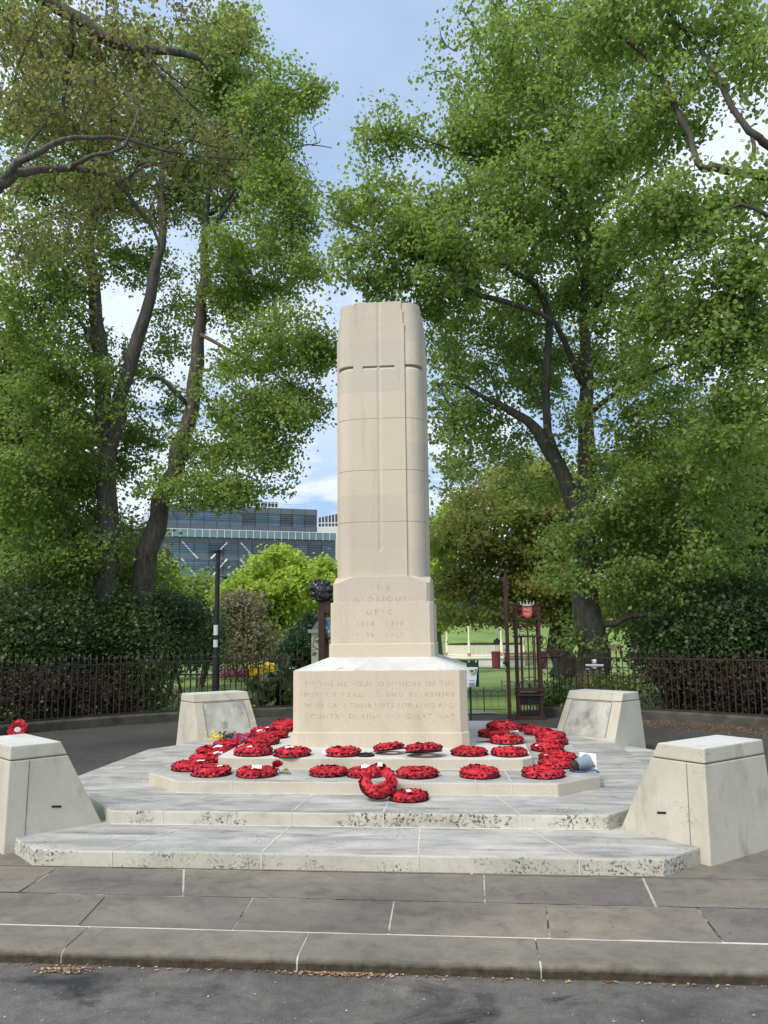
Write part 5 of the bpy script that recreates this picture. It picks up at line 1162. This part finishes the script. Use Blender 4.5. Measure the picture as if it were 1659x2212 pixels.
# near left group: three leaning stems
Yl_ = 17.0
tree('lime_tree', 'lime tree with an upright dark stem and a leaning second stem, left behind the railing', 'tree',
     [[(235, 1440, Yl_, .34), (238, 1320, Yl_, .26), (232, 1180, Yl_, .22), (232, 1040, Yl_, .20), (228, 920, Yl_, .18), (218, 800, Yl_, .17), (208, 690, Yl_, .15), (198, 600, Yl_, .13), (196, 520, Yl_, .10), (215, 440, Yl_, .07), (222, 330, Yl_, .05), (210, 180, Yl_-.6, .03)],
      [(230, 1000, Yl_, .16), (255, 900, Yl_-.1, .16), (275, 820, Yl_-.1, .15), (300, 720, Yl_-.2, .145), (322, 640, Yl_-.2, .13), (340, 560, Yl_-.3, .11), (350, 500, Yl_-.3, .09), (352, 400, Yl_-.4, .06), (360, 260, Yl_-.5, .04), (370, 100, Yl_-.6, .025)],
      [(225, 780, Yl_, .07), (170, 690, Yl_-.5, .05), (110, 650, Yl_-1, .035), (40, 640, Yl_-1.4, .02)],
      [(200, 640, Yl_, .06), (140, 600, Yl_-.6, .045), (100, 560, Yl_-1, .03), (40, 500, Yl_-1.2, .015)]],
     [(130, 130, 15.5, 140, 130, 1.8), (330, 220, 16, 130, 140, 1.6), (90, 330, 16, 130, 120, 1.6), (280, 400, 17.6, 150, 110, 1.2), (100, 520, 16, 130, 110, 1.5), (270, 560, 18, 110, 80, 1.0, .7), (80, 700, 16, 120, 130, 1.4), (130, 880, 16.2, 140, 110, 1.3), (60, 1040, 16.2, 120, 110, 1.3), (160, 1060, 16.8, 80, 90, 1.0), (120, 1200, 16.5, 150, 100, 1.2), (250, 770, 18.1, 90, 90, .9, .7), (270, 980, 18.2, 70, 90, .9, .9)],
     1650, 50, .069, 'lime2', 'bark_dark', 12, group='mature lime trees round the memorial', crad=.16, droop=.8, spray=.85, twig=.010)
tree('lime_tree', 'lime tree with a slender stem leaning right towards the obelisk, before the glass offices', 'tree',
     [[(275, 1440, 17.6, .34), (300, 1310, 17.6, .27), (322, 1200, 17.6, .23), (340, 1110, 17.6, .21), (365, 1050, 17.5, .20), (390, 970, 17.5, .18), (412, 880, 17.4, .165), (424, 780, 17.3, .15), (432, 690, 17.2, .13), (440, 600, 17.1, .11), (442, 520, 17, .08), (450, 430, 16.8, .06), (470, 300, 16.4, .04), (490, 150, 16.2, .02)],
      [(440, 620, 17.2, .05), (480, 560, 16.8, .055), (560, 545, 16.4, .045), (660, 560, 16, .02)], [(430, 720, 17.2, .05), (500, 760, 16.8, .04), (580, 800, 16.4, .025), (660, 850, 16, .01)],
      [(450, 470, 17, .045), (520, 400, 16.5, .045), (570, 345, 16.2, .035), (640, 318, 16, .02)], [(448, 500, 16.9, .045), (510, 420, 16.5, .04), (560, 300, 16.3, .03), (620, 200, 16, .02), (690, 190, 15.8, .008)],
      [(412, 880, 17.4, .06), (350, 820, 17, .05), (320, 815, 16.8, .03)], [(395, 960, 17.5, .05), (470, 1000, 17, .035), (560, 1040, 16.6, .015)]],
     [(510, 110, 16, 62, 80, 1.2), (470, 200, 16.2, 90, 90, 1.4), (600, 185, 15.8, 62, 45, .9), (670, 195, 15.6, 48, 34, .6, 1.0), (560, 290, 16, 90, 80, 1.3), (600, 400, 16, 80, 70, 1.2), (640, 460, 15.8, 52, 60, .9), (480, 420, 17.6, 110, 90, 1.1), (560, 560, 16.2, 130, 70, 1.4), (670, 570, 15.7, 50, 40, .7, .8),
      (530, 660, 17.4, 110, 60, 1.1, .8), (600, 740, 16, 100, 60, 1.2), (680, 770, 15.8, 42, 40, .6), (530, 850, 16.2, 110, 60, 1.2, .8), (640, 870, 15.8, 62, 60, .9), (480, 960, 17.2, 100, 60, 1.1, .8), (570, 950, 16, 70, 70, .9, .8), (400, 1050, 16.6, 120, 45, 1.1, .9), (520, 1060, 16.3, 90, 28, .8, .8), (370, 700, 18.2, 60, 90, .8, .5), (590, 1020, 16.1, 45, 50, .6, .7), (330, 900, 18.4, 70, 80, .8, .7)],
     1600, 48, .069, 'lime', 'bark_dark', 13, group='mature lime trees round the memorial', crad=.15, droop=.8, spray=.85, twig=.010)
# bare twig poking from the left crown
# near overhanging tree, trunk outside the frame to the left
tree('bronze_leaved_tree', 'near bronze-leaved tree reaching dark limbs in from the upper left corner', 'tree',
     [[(-7.6, 7.4, .05, 0, .33), (-7.5, 7.5, 2.0, 0, .28), (-7.3, 7.7, 4.2, 0, .25), (-7.2, 7.8, 5.0, 0, .2)], [(-7.2, 7.8, 5.0, 0, .13), (-6.4, 7.9, 5.9, 0, .11), (-5.5, 8.0, 6.25, 0, .075), (0, 405, 8.05, .062)],
      [(0, 405, 8.05, .0593), (35, 375, 8.1, .0538), (80, 368, 8.2, .0437), (150, 362, 8.4, .0390), (210, 372, 8.6, .0359), (255, 398, 8.8, .0312), (290, 440, 9, .0281), (330, 492, 9.2, .0234), (345, 540, 9.3, .0101)],
      [(0, 400, 8.05, .0460), (40, 350, 8.0, .0413), (90, 325, 8.0, .0335), (130, 300, 8.1, .0281), (200, 298, 8.3, .0234), (270, 300, 8.5, .0203), (350, 325, 8.7, .0156), (460, 340, 9, .0117), (540, 345, 9.2, .0055)],
      [(150, 362, 8.4, .030), (200, 335, 8.2, .023), (270, 315, 8.1, .017), (300, 230, 8.2, .010)],
      [(-6.2, 8.0, 7.6, 0, .12), (-5.9, 8.2, 9.0, 0, .11), (-5.4, 8.3, 9.7, 0, .10), (60, -40, 8.3, .09), (100, 0, 8.4, .085), (150, 28, 8.5, .08), (200, 62, 8.6, .075), (250, 92, 8.7, .07), (310, 105, 8.8, .055), (370, 110, 9, .045), (430, 128, 9.2, .035), (460, 160, 9.3, .015)],
      [(310, 106, 8.8, .026), (330, 140, 8.7, .021), (372, 185, 8.8, .016), (420, 230, 9, .011), (480, 270, 9.2, .005)],
      [(-7.2, 7.8, 5.0, 0, .16), (-6.8, 7.9, 6.2, 0, .15), (-6.2, 8.0, 7.6, 0, .12)],
      [(155, 30, 8.5, .046), (155, 90, 8.6, .040), (145, 160, 8.7, .033), (135, 220, 8.8, .020), (165, 285, 8.9, .010)],
      [(270, 402, 8.9, .022), (300, 355, 8.8, .016), (335, 352, 8.8, .010)],
      [(200, 62, 8.6, .022), (192, 120, 8.7, .018), (215, 200, 8.8, .013), (262, 262, 8.9, .006)], [(255, 398, 8.8, .018), (310, 362, 8.8, .014), (400, 345, 9, .010), (475, 366, 9.2, .005)],
      [(35, 375, 8.1, .028), (62, 310, 8.2, .02), (108, 250, 8.4, .014), (120, 185, 8.5, .007)], [(350, 325, 8.7, .014), (400, 300, 8.8, .011), (440, 312, 9, .008), (520, 332, 9.2, .004)],
      [(250, 92, 8.7, .018), (330, 130, 8.8, .014), (400, 188, 9, .010), (470, 202, 9.2, .005)], [(100, 20, 8.4, .02), (60, 90, 8.5, .015), (30, 180, 8.6, .010), (50, 250, 8.6, .005)]],
     [(120, 120, 8.8, 150, 90, .9), (300, 150, 9, 150, 60, .8), (470, 40, 9.5, 60, 40, .5, .9), (330, 40, 9.2, 130, 60, .8), (80, 240, 8.6, 110, 70, .8), (240, 260, 8.8, 160, 60, .8), (420, 330, 9.2, 110, 45, .6), (180, 420, 9, 150, 60, .7, .7), (330, 420, 9.3, 100, 50, .6, .6), (60, 520, 9.2, 70, 70, .7, .6), (160, 540, 9.4, 90, 60, .6, .4)],
     760, 17, .050, 'bronze', 'bark_dark', 14, crad=.11, twig=.006, seg=.25, droop=.8, spray=.5)
# near overhanging tree on the right
tree('lime_tree', 'near lime tree leaning in beyond the right edge, bare limbs crossing the upper right', 'tree',
     [[(7.6, 11.6, .05, 0, .36), (7.4, 11.7, 2.5, 0, .30), (7.0, 11.8, 5.0, 0, .25), (6.7, 11.9, 6.6, 0, .2)],
      [(6.7, 11.9, 6.6, 0, .088), (1700, 400, 11.8, .077), (1659, 385, 11.7, .072), (1600, 372, 11.6, .066), (1540, 366, 11.6, .061), (1505, 352, 11.6, .050), (1490, 290, 11.7, .047), (1455, 225, 11.8, .041), (1420, 150, 12, .039), (1370, 100, 12.1, .033), (1320, 70, 12.2, .028), (1260, 48, 12.4, .019), (1170, 32, 12.6, .008)],
      [(6.7, 11.9, 6.6, 0, .077), (1690, 330, 11.6, .066), (1640, 300, 11.5, .055), (1600, 262, 11.5, .047), (1565, 200, 11.6, .041), (1535, 140, 11.7, .036), (1500, 90, 11.8, .030), (1432, 14, 12, .022), (1400, -40, 12, .017)],
      [(1625, 292, 11.5, .028), (1628, 340, 11.5, .028), (1600, 372, 11.6, .028)],
      [(1520, 110, 11.8, .017), (1545, 60, 11.7, .012), (1580, 0, 11.6, .008)],
      [(1659, 470, 11.2, .03), (1600, 440, 11.3, .025), (1540, 480, 11.5, .015), (1480, 540, 11.7, .008)]],
     [(1380, 60, 12.2, 150, 60, 1, .8), (1560, 60, 11.8, 100, 60, .8, .5), (1440, 230, 12.3, 100, 80, 1, .6), (1620, 160, 11.5, 45, 100, .6, .5), (1560, 420, 11.6, 110, 45, .7, .8), (1440, 480, 12.3, 110, 70, .9, .8), (1600, 560, 11.8, 80, 70, .8, .6), (1560, 720, 12.4, 110, 70, .9, .8), (1620, 640, 11.8, 50, 60, .7, .6), (1480, 660, 12.6, 110, 60, .9, .7), (1600, 860, 12.6, 90, 70, .9, .7), (1300, 330, 12.6, 90, 70, .8, .5), (1580, 960, 12.9, 80, 60, .9, .8)],
     850, 42, .070, 'lime', 'bark', 15, group='mature lime trees round the memorial', crad=.14, droop=.8, spray=.7, twig=.008)
# oak with level boughs beyond the gate
Yk = 24.
tree('oak_tree', 'olive-leaved oak with level boughs beyond the gate, dark trunk beside the great lime', 'tree',
     [[(1214, 1475, Yk-1, .36), (1214, 1400, Yk-1, .32), (1210, 1320, Yk-1, .30), (1195, 1240, Yk-.5, .24), (1180, 1160, Yk, .16), (1170, 1080, Yk, .08)],
      [(1205, 1290, Yk-1, .14), (1150, 1230, Yk-1, .12), (1110, 1245, Yk-1, .10), (1060, 1235, Yk-1, .07), (1000, 1250, Yk-1, .04), (950, 1240, Yk-1, .02)], [(1210, 1330, Yk-1, .10), (1130, 1330, Yk-1.5, .07), (1050, 1340, Yk-2, .045), (980, 1330, Yk-2, .02)],
      [(1205, 1310, Yk-1, .12), (1180, 1240, Yk-1.5, .10), (1130, 1190, Yk-1.6, .07), (1060, 1180, Yk-1.6, .04), (980, 1180, Yk-1.6, .02)], [(1190, 1220, Yk, .08), (1230, 1120, Yk, .06), (1260, 1060, Yk, .03)]],
     [(1080, 1110, Yk, 110, 60, 2.2), (1180, 1080, Yk, 110, 70, 2.2), (1010, 1180, Yk-.5, 75, 45, 1.8), (1150, 1200, Yk, 110, 60, 2), (1000, 1260, Yk-.5, 70, 30, 1.5), (1100, 1280, Yk-1, 100, 38, 1.8), (985, 1318, Yk-1.5, 40, 16, 1), (1060, 1325, Yk-1.5, 70, 14, 1.2), (1150, 1325, Yk-1, 50, 20, 1.4), (1210, 1280, Yk-1.2, 50, 60, 1.2), (1130, 1020, Yk+1, 90, 40, 2)],
     720, 70, .115, 'oak', 'bark_dark', 16, crad=.30, kind=4, cflat=.35, droop=.7)
# small tree on the mound
tree('lawn_tree', 'small round-crowned tree with a knobbly trunk on the lawn right of the plaque', 'tree',
     [[(1390, 1418, 34, .40), (1390, 1395, 34, .36), (1388, 1365, 34, .42), (1392, 1330, 34, .25), (1400, 1270, 34, .15), (1400, 1200, 34, .08)], [(1388, 1360, 34, .2), (1350, 1320, 34, .12), (1320, 1280, 34, .06)], [(1390, 1350, 34, .2), (1430, 1310, 34, .12), (1470, 1270, 34, .06)]],
     [(1390, 1240, 34, 110, 80, 3), (1330, 1300, 34, 70, 40, 2.4), (1450, 1290, 34, 80, 50, 2.4), (1390, 1330, 33.5, 60, 22, 1.2), (1400, 1130, 34, 110, 60, 3)],
     260, 50, .24, 'oak', 'bark_dark', 17, crad=.5, kind=4)
# bright limes in the park, their sunlight put into the leaf colour
def bright(x, base_y, Y, blobs, label, n, seed, sz=.26, mat='bright'):
    zb = gz(0, Y); p = at(x, 1400, Y); x0 = p[0]
    return tree('park_tree', label, 'tree', [[(x0, Y, zb, 0, .3), (x0, Y, zb+1.6, 0, .22), (x0+.2, Y, zb+4, 0, .15), (x0, Y, zb+6, 0, .08)]], blobs, int(n*1.9), 34, sz*.85, mat, 'bark_dark', seed, group='bright green park trees', crad=.27, kind=4, twig=.02, seg=.8, cflat=.5)
bright(590, 1400, 42, [(590, 1215, 42, 40, 36, 2), (600, 1285, 41.5, 70, 40, 2.6), (550, 1265, 41.5, 45, 32, 2), (560, 1330, 41, 75, 34, 2.2), (492, 1292, 41, 34, 22, 1.4), (600, 1370, 41, 46, 30, 1.4), (525, 1300, 42, 40, 26, 1.6), (640, 1275, 41, 36, 50, 1.8), (635, 1222, 41.5, 22, 26, 1.2)], 'bright yellow-green lime tree centred left of the lion head, before the offices', 420, 21)
bright(700, 1400, 46, [(702, 1225, 46, 28, 22, 1.6), (715, 1265, 45.5, 45, 36, 2.2), (675, 1305, 45, 44, 44, 2), (720, 1330, 45, 50, 45, 2), (690, 1370, 44.5, 50, 30, 1.8)], 'bright yellow-green lime tree showing just left of the obelisk behind the lion head', 260, 22)
bright(350, 1400, 36, [(335, 1255, 36, 36, 40, 1.6), (325, 1300, 36, 50, 50, 2), (350, 1365, 35, 45, 45, 1.6), (310, 1220, 36, 34, 30, 1.4)], 'bright green tree behind the leaning lime stems, left of the glass offices', 300, 23, .22)
bright(945, 1400, 46, [(950, 1190, 46, 30, 40, 2), (945, 1260, 45.5, 35, 50, 2), (940, 1330, 45, 32, 40, 1.8), (990, 1130, 48, 50, 40, 2.4)], 'bright green tree showing just right of the obelisk', 200, 24)
# middle-distance trees and shrubs
def shrub(name, label, blobs, n, sz, mat, seed, nleaf=46, crad=.3, kind=4, cat='shrub', stems=5, group=None, foot=None, droop=.3, cflat=.8, flat=.7):
    c = pxp(blobs[0]); zb = .09 if c[1] < 17 else gz(c[0], c[1]); lim = []
    r = random.Random(seed)
    for k in range(stems):
        b = pxp(blobs[k % len(blobs)]); zz = max(zb+.15, b[2])
        lim.append([(b[0]+r.uniform(-.15, .15), b[1]+r.uniform(-.1, .1), zb, .035), (b[0]+r.uniform(-.3, .3), b[1], (zb+zz)/2, .028), (b[0], b[1], zz, .012)])
    lim = [[(*q[:3], q[3], 0, q[3]) if False else q for q in l] for l in lim]
    return tree(name, label, cat, [[(a, b_, c_, 0, rr_) for a, b_, c_, rr_ in l] for l in lim], blobs, n, nleaf, sz, mat, 'bark_dark', seed, group=group, crad=crad, kind=kind, base=(c[0], c[1], zb), droop=droop, twig=.006, cflat=cflat, flat=flat)
shrub('purple_leaved_tree', 'dull grey-purple bushy tree in the park left of the yellow-green lime', [(520, 1330, 33, 48, 40, 1.5), (500, 1370, 32.5, 50, 40, 1.5), (545, 1380, 32.5, 40, 35, 1.4), (515, 1410, 32, 50, 20, 1.2), (530, 1300, 33, 30, 20, 1)], 260, .12, 'purple', 31, 60, .3, cat='tree')
shrub('conifer', 'drooping dark blue-green conifer left of the pale pier', [(665, 1385, 27, 28, 40, 1), (650, 1400, 27, 34, 26, 1), (675, 1360, 27, 18, 24, .7), (640, 1410, 27, 26, 18, .8)], 200, .10, 'conif', 32, 70, .16, cat='tree', droop=1.6)
shrub('laurel_bush', 'rounded bush with pale flower heads left of the camera post', [(430, 1380, 28, 42, 34, 1.2), (440, 1350, 28, 30, 22, .9), (420, 1405, 27.5, 45, 22, 1)], 150, .11, 'shrub_g', 33)
shrub('camellia_bush', 'tall glossy dark bush by the leaning lime stem', [(365, 1350, 20, 60, 55, 1), (345, 1400, 19.5, 75, 40, 1), (390, 1330, 20, 40, 40, .8), (330, 1320, 20, 45, 40, .8)], 300, .085, 'shrub_g', 34, 60, .2)
shrub('evergreen_bush', 'dark evergreen bush filling the middle behind the left railing', [(200, 1430, 16.3, 90, 60, .7), (270, 1400, 16.3, 60, 60, .7), (300, 1470, 16.1, 50, 50, .5), (180, 1370, 16.8, 90, 50, .8), (230, 1500, 16, 70, 50, .4), (250, 1330, 16.9, 50, 40, .7, .7), (150, 1315, 17, 50, 36, .7, .6)], 520, .075, 'shrub', 35, 66, .26)
shrub('evergreen_bush', 'dark evergreen bush at the far left edge behind the railing', [(40, 1420, 14.6, 90, 70, .7), (110, 1400, 15.2, 80, 60, .7), (30, 1350, 15, 80, 50, .8), (100, 1340, 15.5, 90, 40, .8), (20, 1290, 15.4, 60, 40, .7, .6), (80, 1300, 15.8, 40, 30, .6, .5)], 460, .075, 'shrub', 36, 66, .26)
shrub('red_leaved_hedge', 'low brownish-red leaved hedge pressed against the left railing', [(50, 1510, 13.6, 90, 40, .35), (140, 1500, 14.3, 80, 45, .35), (220, 1520, 15.2, 70, 35, .3)], 300, .06, 'hedge_red', 37, 55, .13, cat='hedge')
shrub('spiky_plant', 'spiky strap-leaved plant behind the railing right of the far left pedestal', [(605, 1500, 15.9, 28, 26, .3), (580, 1510, 15.9, 25, 20, .3)], 46, .30, 'shrub_g', 38, 12, .08, cat='plant', droop=-1.1)
shrub('holly_bush', 'large dark bush with glossy leaves behind the right railing', [(1500, 1380, 15.6, 80, 45, .8), (1440, 1400, 16, 50, 36, .6), (1590, 1350, 15.2, 80, 60, .9), (1640, 1400, 14.8, 50, 60, .8), (1560, 1400, 15.2, 90, 40, .8), (1620, 1290, 15.4, 60, 36, .8, .6), (1540, 1320, 15.6, 50, 30, .7, .5)], 560, .075, 'shrub', 39, 66, .26)
shrub('holly_bush', 'paler-edged glossy bush left end of the dark bushes behind the right railing', [(1440, 1375, 17, 36, 30, .5), (1480, 1400, 16.4, 60, 24, .5), (1530, 1385, 16.0, 50, 20, .4)], 200, .08, 'shrub_g', 40, 60, .15)
shrub('red_leaved_hedge', 'dark reddish hedge with pale leaves as glints pressed against the right railing', [(1480, 1480, 15.0, 75, 40, .3), (1570, 1490, 14.5, 80, 45, .3), (1650, 1500, 14.1, 60, 50, .3)], 420, .06, 'hedge_red', 41, 60, .13, cat='hedge')
shrub('ivy_tangle', 'green ivy tangle at the foot of the great lime tree by the railing', [(1290, 1500, 15.4, 30, 22, .25), (1340, 1500, 15.5, 45, 32, .25), (1190, 1500, 15.4, 25, 26, .2)], 110, .07, 'lime2', 42, 40, .13, cat='ground plant')
# backdrop woods left and right, trees one can tell apart only as a mass low down
def wood(name, label, blobs, n, sz, mat, seed, nl=50, trunks=(), group=None):
    lim = [[pt for pt in tk] for tk in trunks]
    return tree(name, label, 'tree', lim, blobs, n, nl, sz, mat, 'bark_dark', seed, group=group, crad=.45, kind=4, twig=.014, seg=.7)
BG = 'darker trees behind the limes'
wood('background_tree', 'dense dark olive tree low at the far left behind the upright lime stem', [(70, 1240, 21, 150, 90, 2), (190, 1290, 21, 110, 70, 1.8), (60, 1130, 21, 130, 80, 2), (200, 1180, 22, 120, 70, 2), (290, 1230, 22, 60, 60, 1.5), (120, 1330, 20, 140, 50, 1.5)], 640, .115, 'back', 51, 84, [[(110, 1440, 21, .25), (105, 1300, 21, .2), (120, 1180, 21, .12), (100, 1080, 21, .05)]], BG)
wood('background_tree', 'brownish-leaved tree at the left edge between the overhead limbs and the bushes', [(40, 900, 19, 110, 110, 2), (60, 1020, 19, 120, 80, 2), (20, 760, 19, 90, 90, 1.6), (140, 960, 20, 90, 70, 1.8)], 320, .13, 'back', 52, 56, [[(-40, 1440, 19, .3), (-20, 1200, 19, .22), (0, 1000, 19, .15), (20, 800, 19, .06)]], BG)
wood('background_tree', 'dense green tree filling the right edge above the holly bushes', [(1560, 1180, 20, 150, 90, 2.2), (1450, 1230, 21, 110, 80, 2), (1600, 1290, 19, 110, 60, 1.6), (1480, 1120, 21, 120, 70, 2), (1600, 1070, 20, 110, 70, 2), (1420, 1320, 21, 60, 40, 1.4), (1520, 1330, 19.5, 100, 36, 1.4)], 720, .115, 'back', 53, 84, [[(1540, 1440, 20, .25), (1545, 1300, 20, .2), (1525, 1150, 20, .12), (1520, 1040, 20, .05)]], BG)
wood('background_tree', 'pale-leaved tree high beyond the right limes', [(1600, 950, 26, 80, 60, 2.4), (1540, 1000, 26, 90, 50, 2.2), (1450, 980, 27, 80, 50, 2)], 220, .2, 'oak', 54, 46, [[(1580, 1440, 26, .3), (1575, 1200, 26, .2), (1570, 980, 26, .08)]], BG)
# distant tree belts closing the horizon
def belt(label, x0, x1, Y, top, seed, mat):
    rg = random.Random(seed); bl = []
    k = int((x1-x0)/45)+1
    for i in range(k):
        px = x0+(x1-x0)*(i+.5)/k; h = rg.uniform(.7, 1.1)*(1375-top)/2; bl.append((px, 1380-h, Y+rg.uniform(-4, 4), 46, h, 4))
    o = tree('tree_belt', label, 'trees', [[(at(x0+(x1-x0)*j/6, 1400, Y)[0], Y, gz(0, Y)-.2, 0, .3), (at(x0+(x1-x0)*j/6, 1400, Y)[0], Y, gz(0, Y)+3, 0, .15)] for j in range(7)], bl, int(k*34), 44, .5, mat, 'bark_dark', seed, crad=.9, kind=4, twig=.03, seg=2.)
    return o
belt('far belt of mixed trees closing the view behind the left bushes', -150, 480, 75, 1230, 61, 'lime2'); belt('far belt of trees on the mound behind the bandstand', 900, 1330, 105, 1275, 62, 'lime2'); belt('far belt of trees beyond the right lawn', 1330, 1800, 95, 1200, 63, 'lime2')
# bare twig at the gap in the left crown
t = thing('dead_bough', tuple(at(570, 350, 16)), 'bare dead twigs poking from the left crown into the sky gap', 'branch'); b = MB()
for pts, r in (([(560, 352), (600, 335), (635, 318), (665, 312), (700, 316), (718, 320)], .022), ([(655, 314), (675, 312), (690, 308), (692, 300)], .014), ([(650, 315), (655, 335), (658, 350), (672, 375)], .010), ([(683, 310), (682, 290), (676, 275), (690, 265)], .009), ([(655, 312), (652, 290), (665, 280)], .009), ([(650, 318), (645, 340)], .007)):
    b.tube([at(x, y, 16) for x, y in pts], [r*(1-.12*k) for k in range(len(pts))], 5)
b.build('twig', 'bark_bare', t)
# flower beds, litter
def bed(px0, px1, py, h, mat, label, seed):
    rg = random.Random(seed); a, c = None, None; b = MB(); 
    for k in range(420):
        px = rg.uniform(px0, px1); d = ray(px, py+rg.uniform(-4, 4)); Y = 34.
        for _ in range(8):
            Y = (1.6-gz(0, Y)-.08)/(-d[2])*d[1] if d[2] < 0 else 34.
        p = at(px, py, Y); b.ico((p[0], Y+rg.uniform(-.5, .5), gz(0, Y)+.1+rg.uniform(0, h)), (rg.uniform(.05, .1), .08, rg.uniform(.03, .07)), 1, jit=.3)
    o = b.build('flower_bed', mat); tag(o, label, 'flower bed'); return o
bed(478, 540, 1461, .25, 'flower_p', 'low purple-red flower bed on the lawn seen through the left railing', 1)
bed(542, 590, 1461, .55, 'flower_y', 'yellow flowering plants beside the purple bed through the left railing', 2)
def scatter(n, fn, mats, name, label=None, smin=.006, smax=.016):
    b = MB()
    for k in range(n):
        x, y, z = fn(); s = random.uniform(smin, smax); a = random.uniform(0, 6.28); c_, s_ = math.cos(a)*s, math.sin(a)*s
        b.add([(x-c_, y-s_, z), (x+s_*.6, y-c_*.6, z+.003), (x+c_, y+s_, z+.001), (x-s_*.6, y+c_*.6, z+.004)], [(0, 1, 2), (0, 2, 3)], k % len(mats))
    o = b.build(name, mats); o['kind'] = 'stuff'; return o
M['dryleaf'] = simple('dry_brown_leaf', (.20, .095, .04), .8, var=.5, scale=30); M['dryleaf2'] = simple('pale_bract', (.42, .33, .2), .8, var=.3, scale=30)
def gutter():
    q = random.random()
    if q < .22: p = ground(random.gauss(150, 34), 2093, 0); return p[0], p[1]-abs(random.gauss(0, .03)), .006
    if q < .6: p = ground(random.gauss(1250/1.097/1.8228+120, 60), 2103, 0); return p[0], 4.125-abs(random.gauss(0, .02)), .005
    x = random.uniform(-4, 3.5); return x, kpt(x)-.03-abs(random.gauss(0, .02)), .005
scatter(700, lambda: (lambda p: (p[0], min(p[1], kpt(p[0])-.03), p[2]))(gutter()), ['dryleaf', 'dryleaf2'], 'leaf_litter', smin=.005, smax=.013)
def rl():
    a = random.uniform(.42, .95); r_ = 7.35-abs(random.gauss(0, .45)); x, y = arc_a(a, r_); return x, y, .102
scatter(2600, rl, ['dryleaf', 'dryleaf', 'dryleaf2'], 'fallen_bracts', smin=.008, smax=.02)
scatter(160, lambda: (random.uniform(-3, 3), random.uniform(1.9, 3.9), .005), ['mortar', 'dryleaf2', 'fascia'], 'road_grit', smin=.003, smax=.010)
def sd_():
    y = random.choice((random.uniform(5.5, 6.1), random.uniform(6.2, 6.7))); return random.uniform(-2.6, 1.0), y, (.204 if y < 6.15 else .304)
scatter(70, sd_, ['dryleaf2'], 'step_debris', smin=.003, smax=.007)
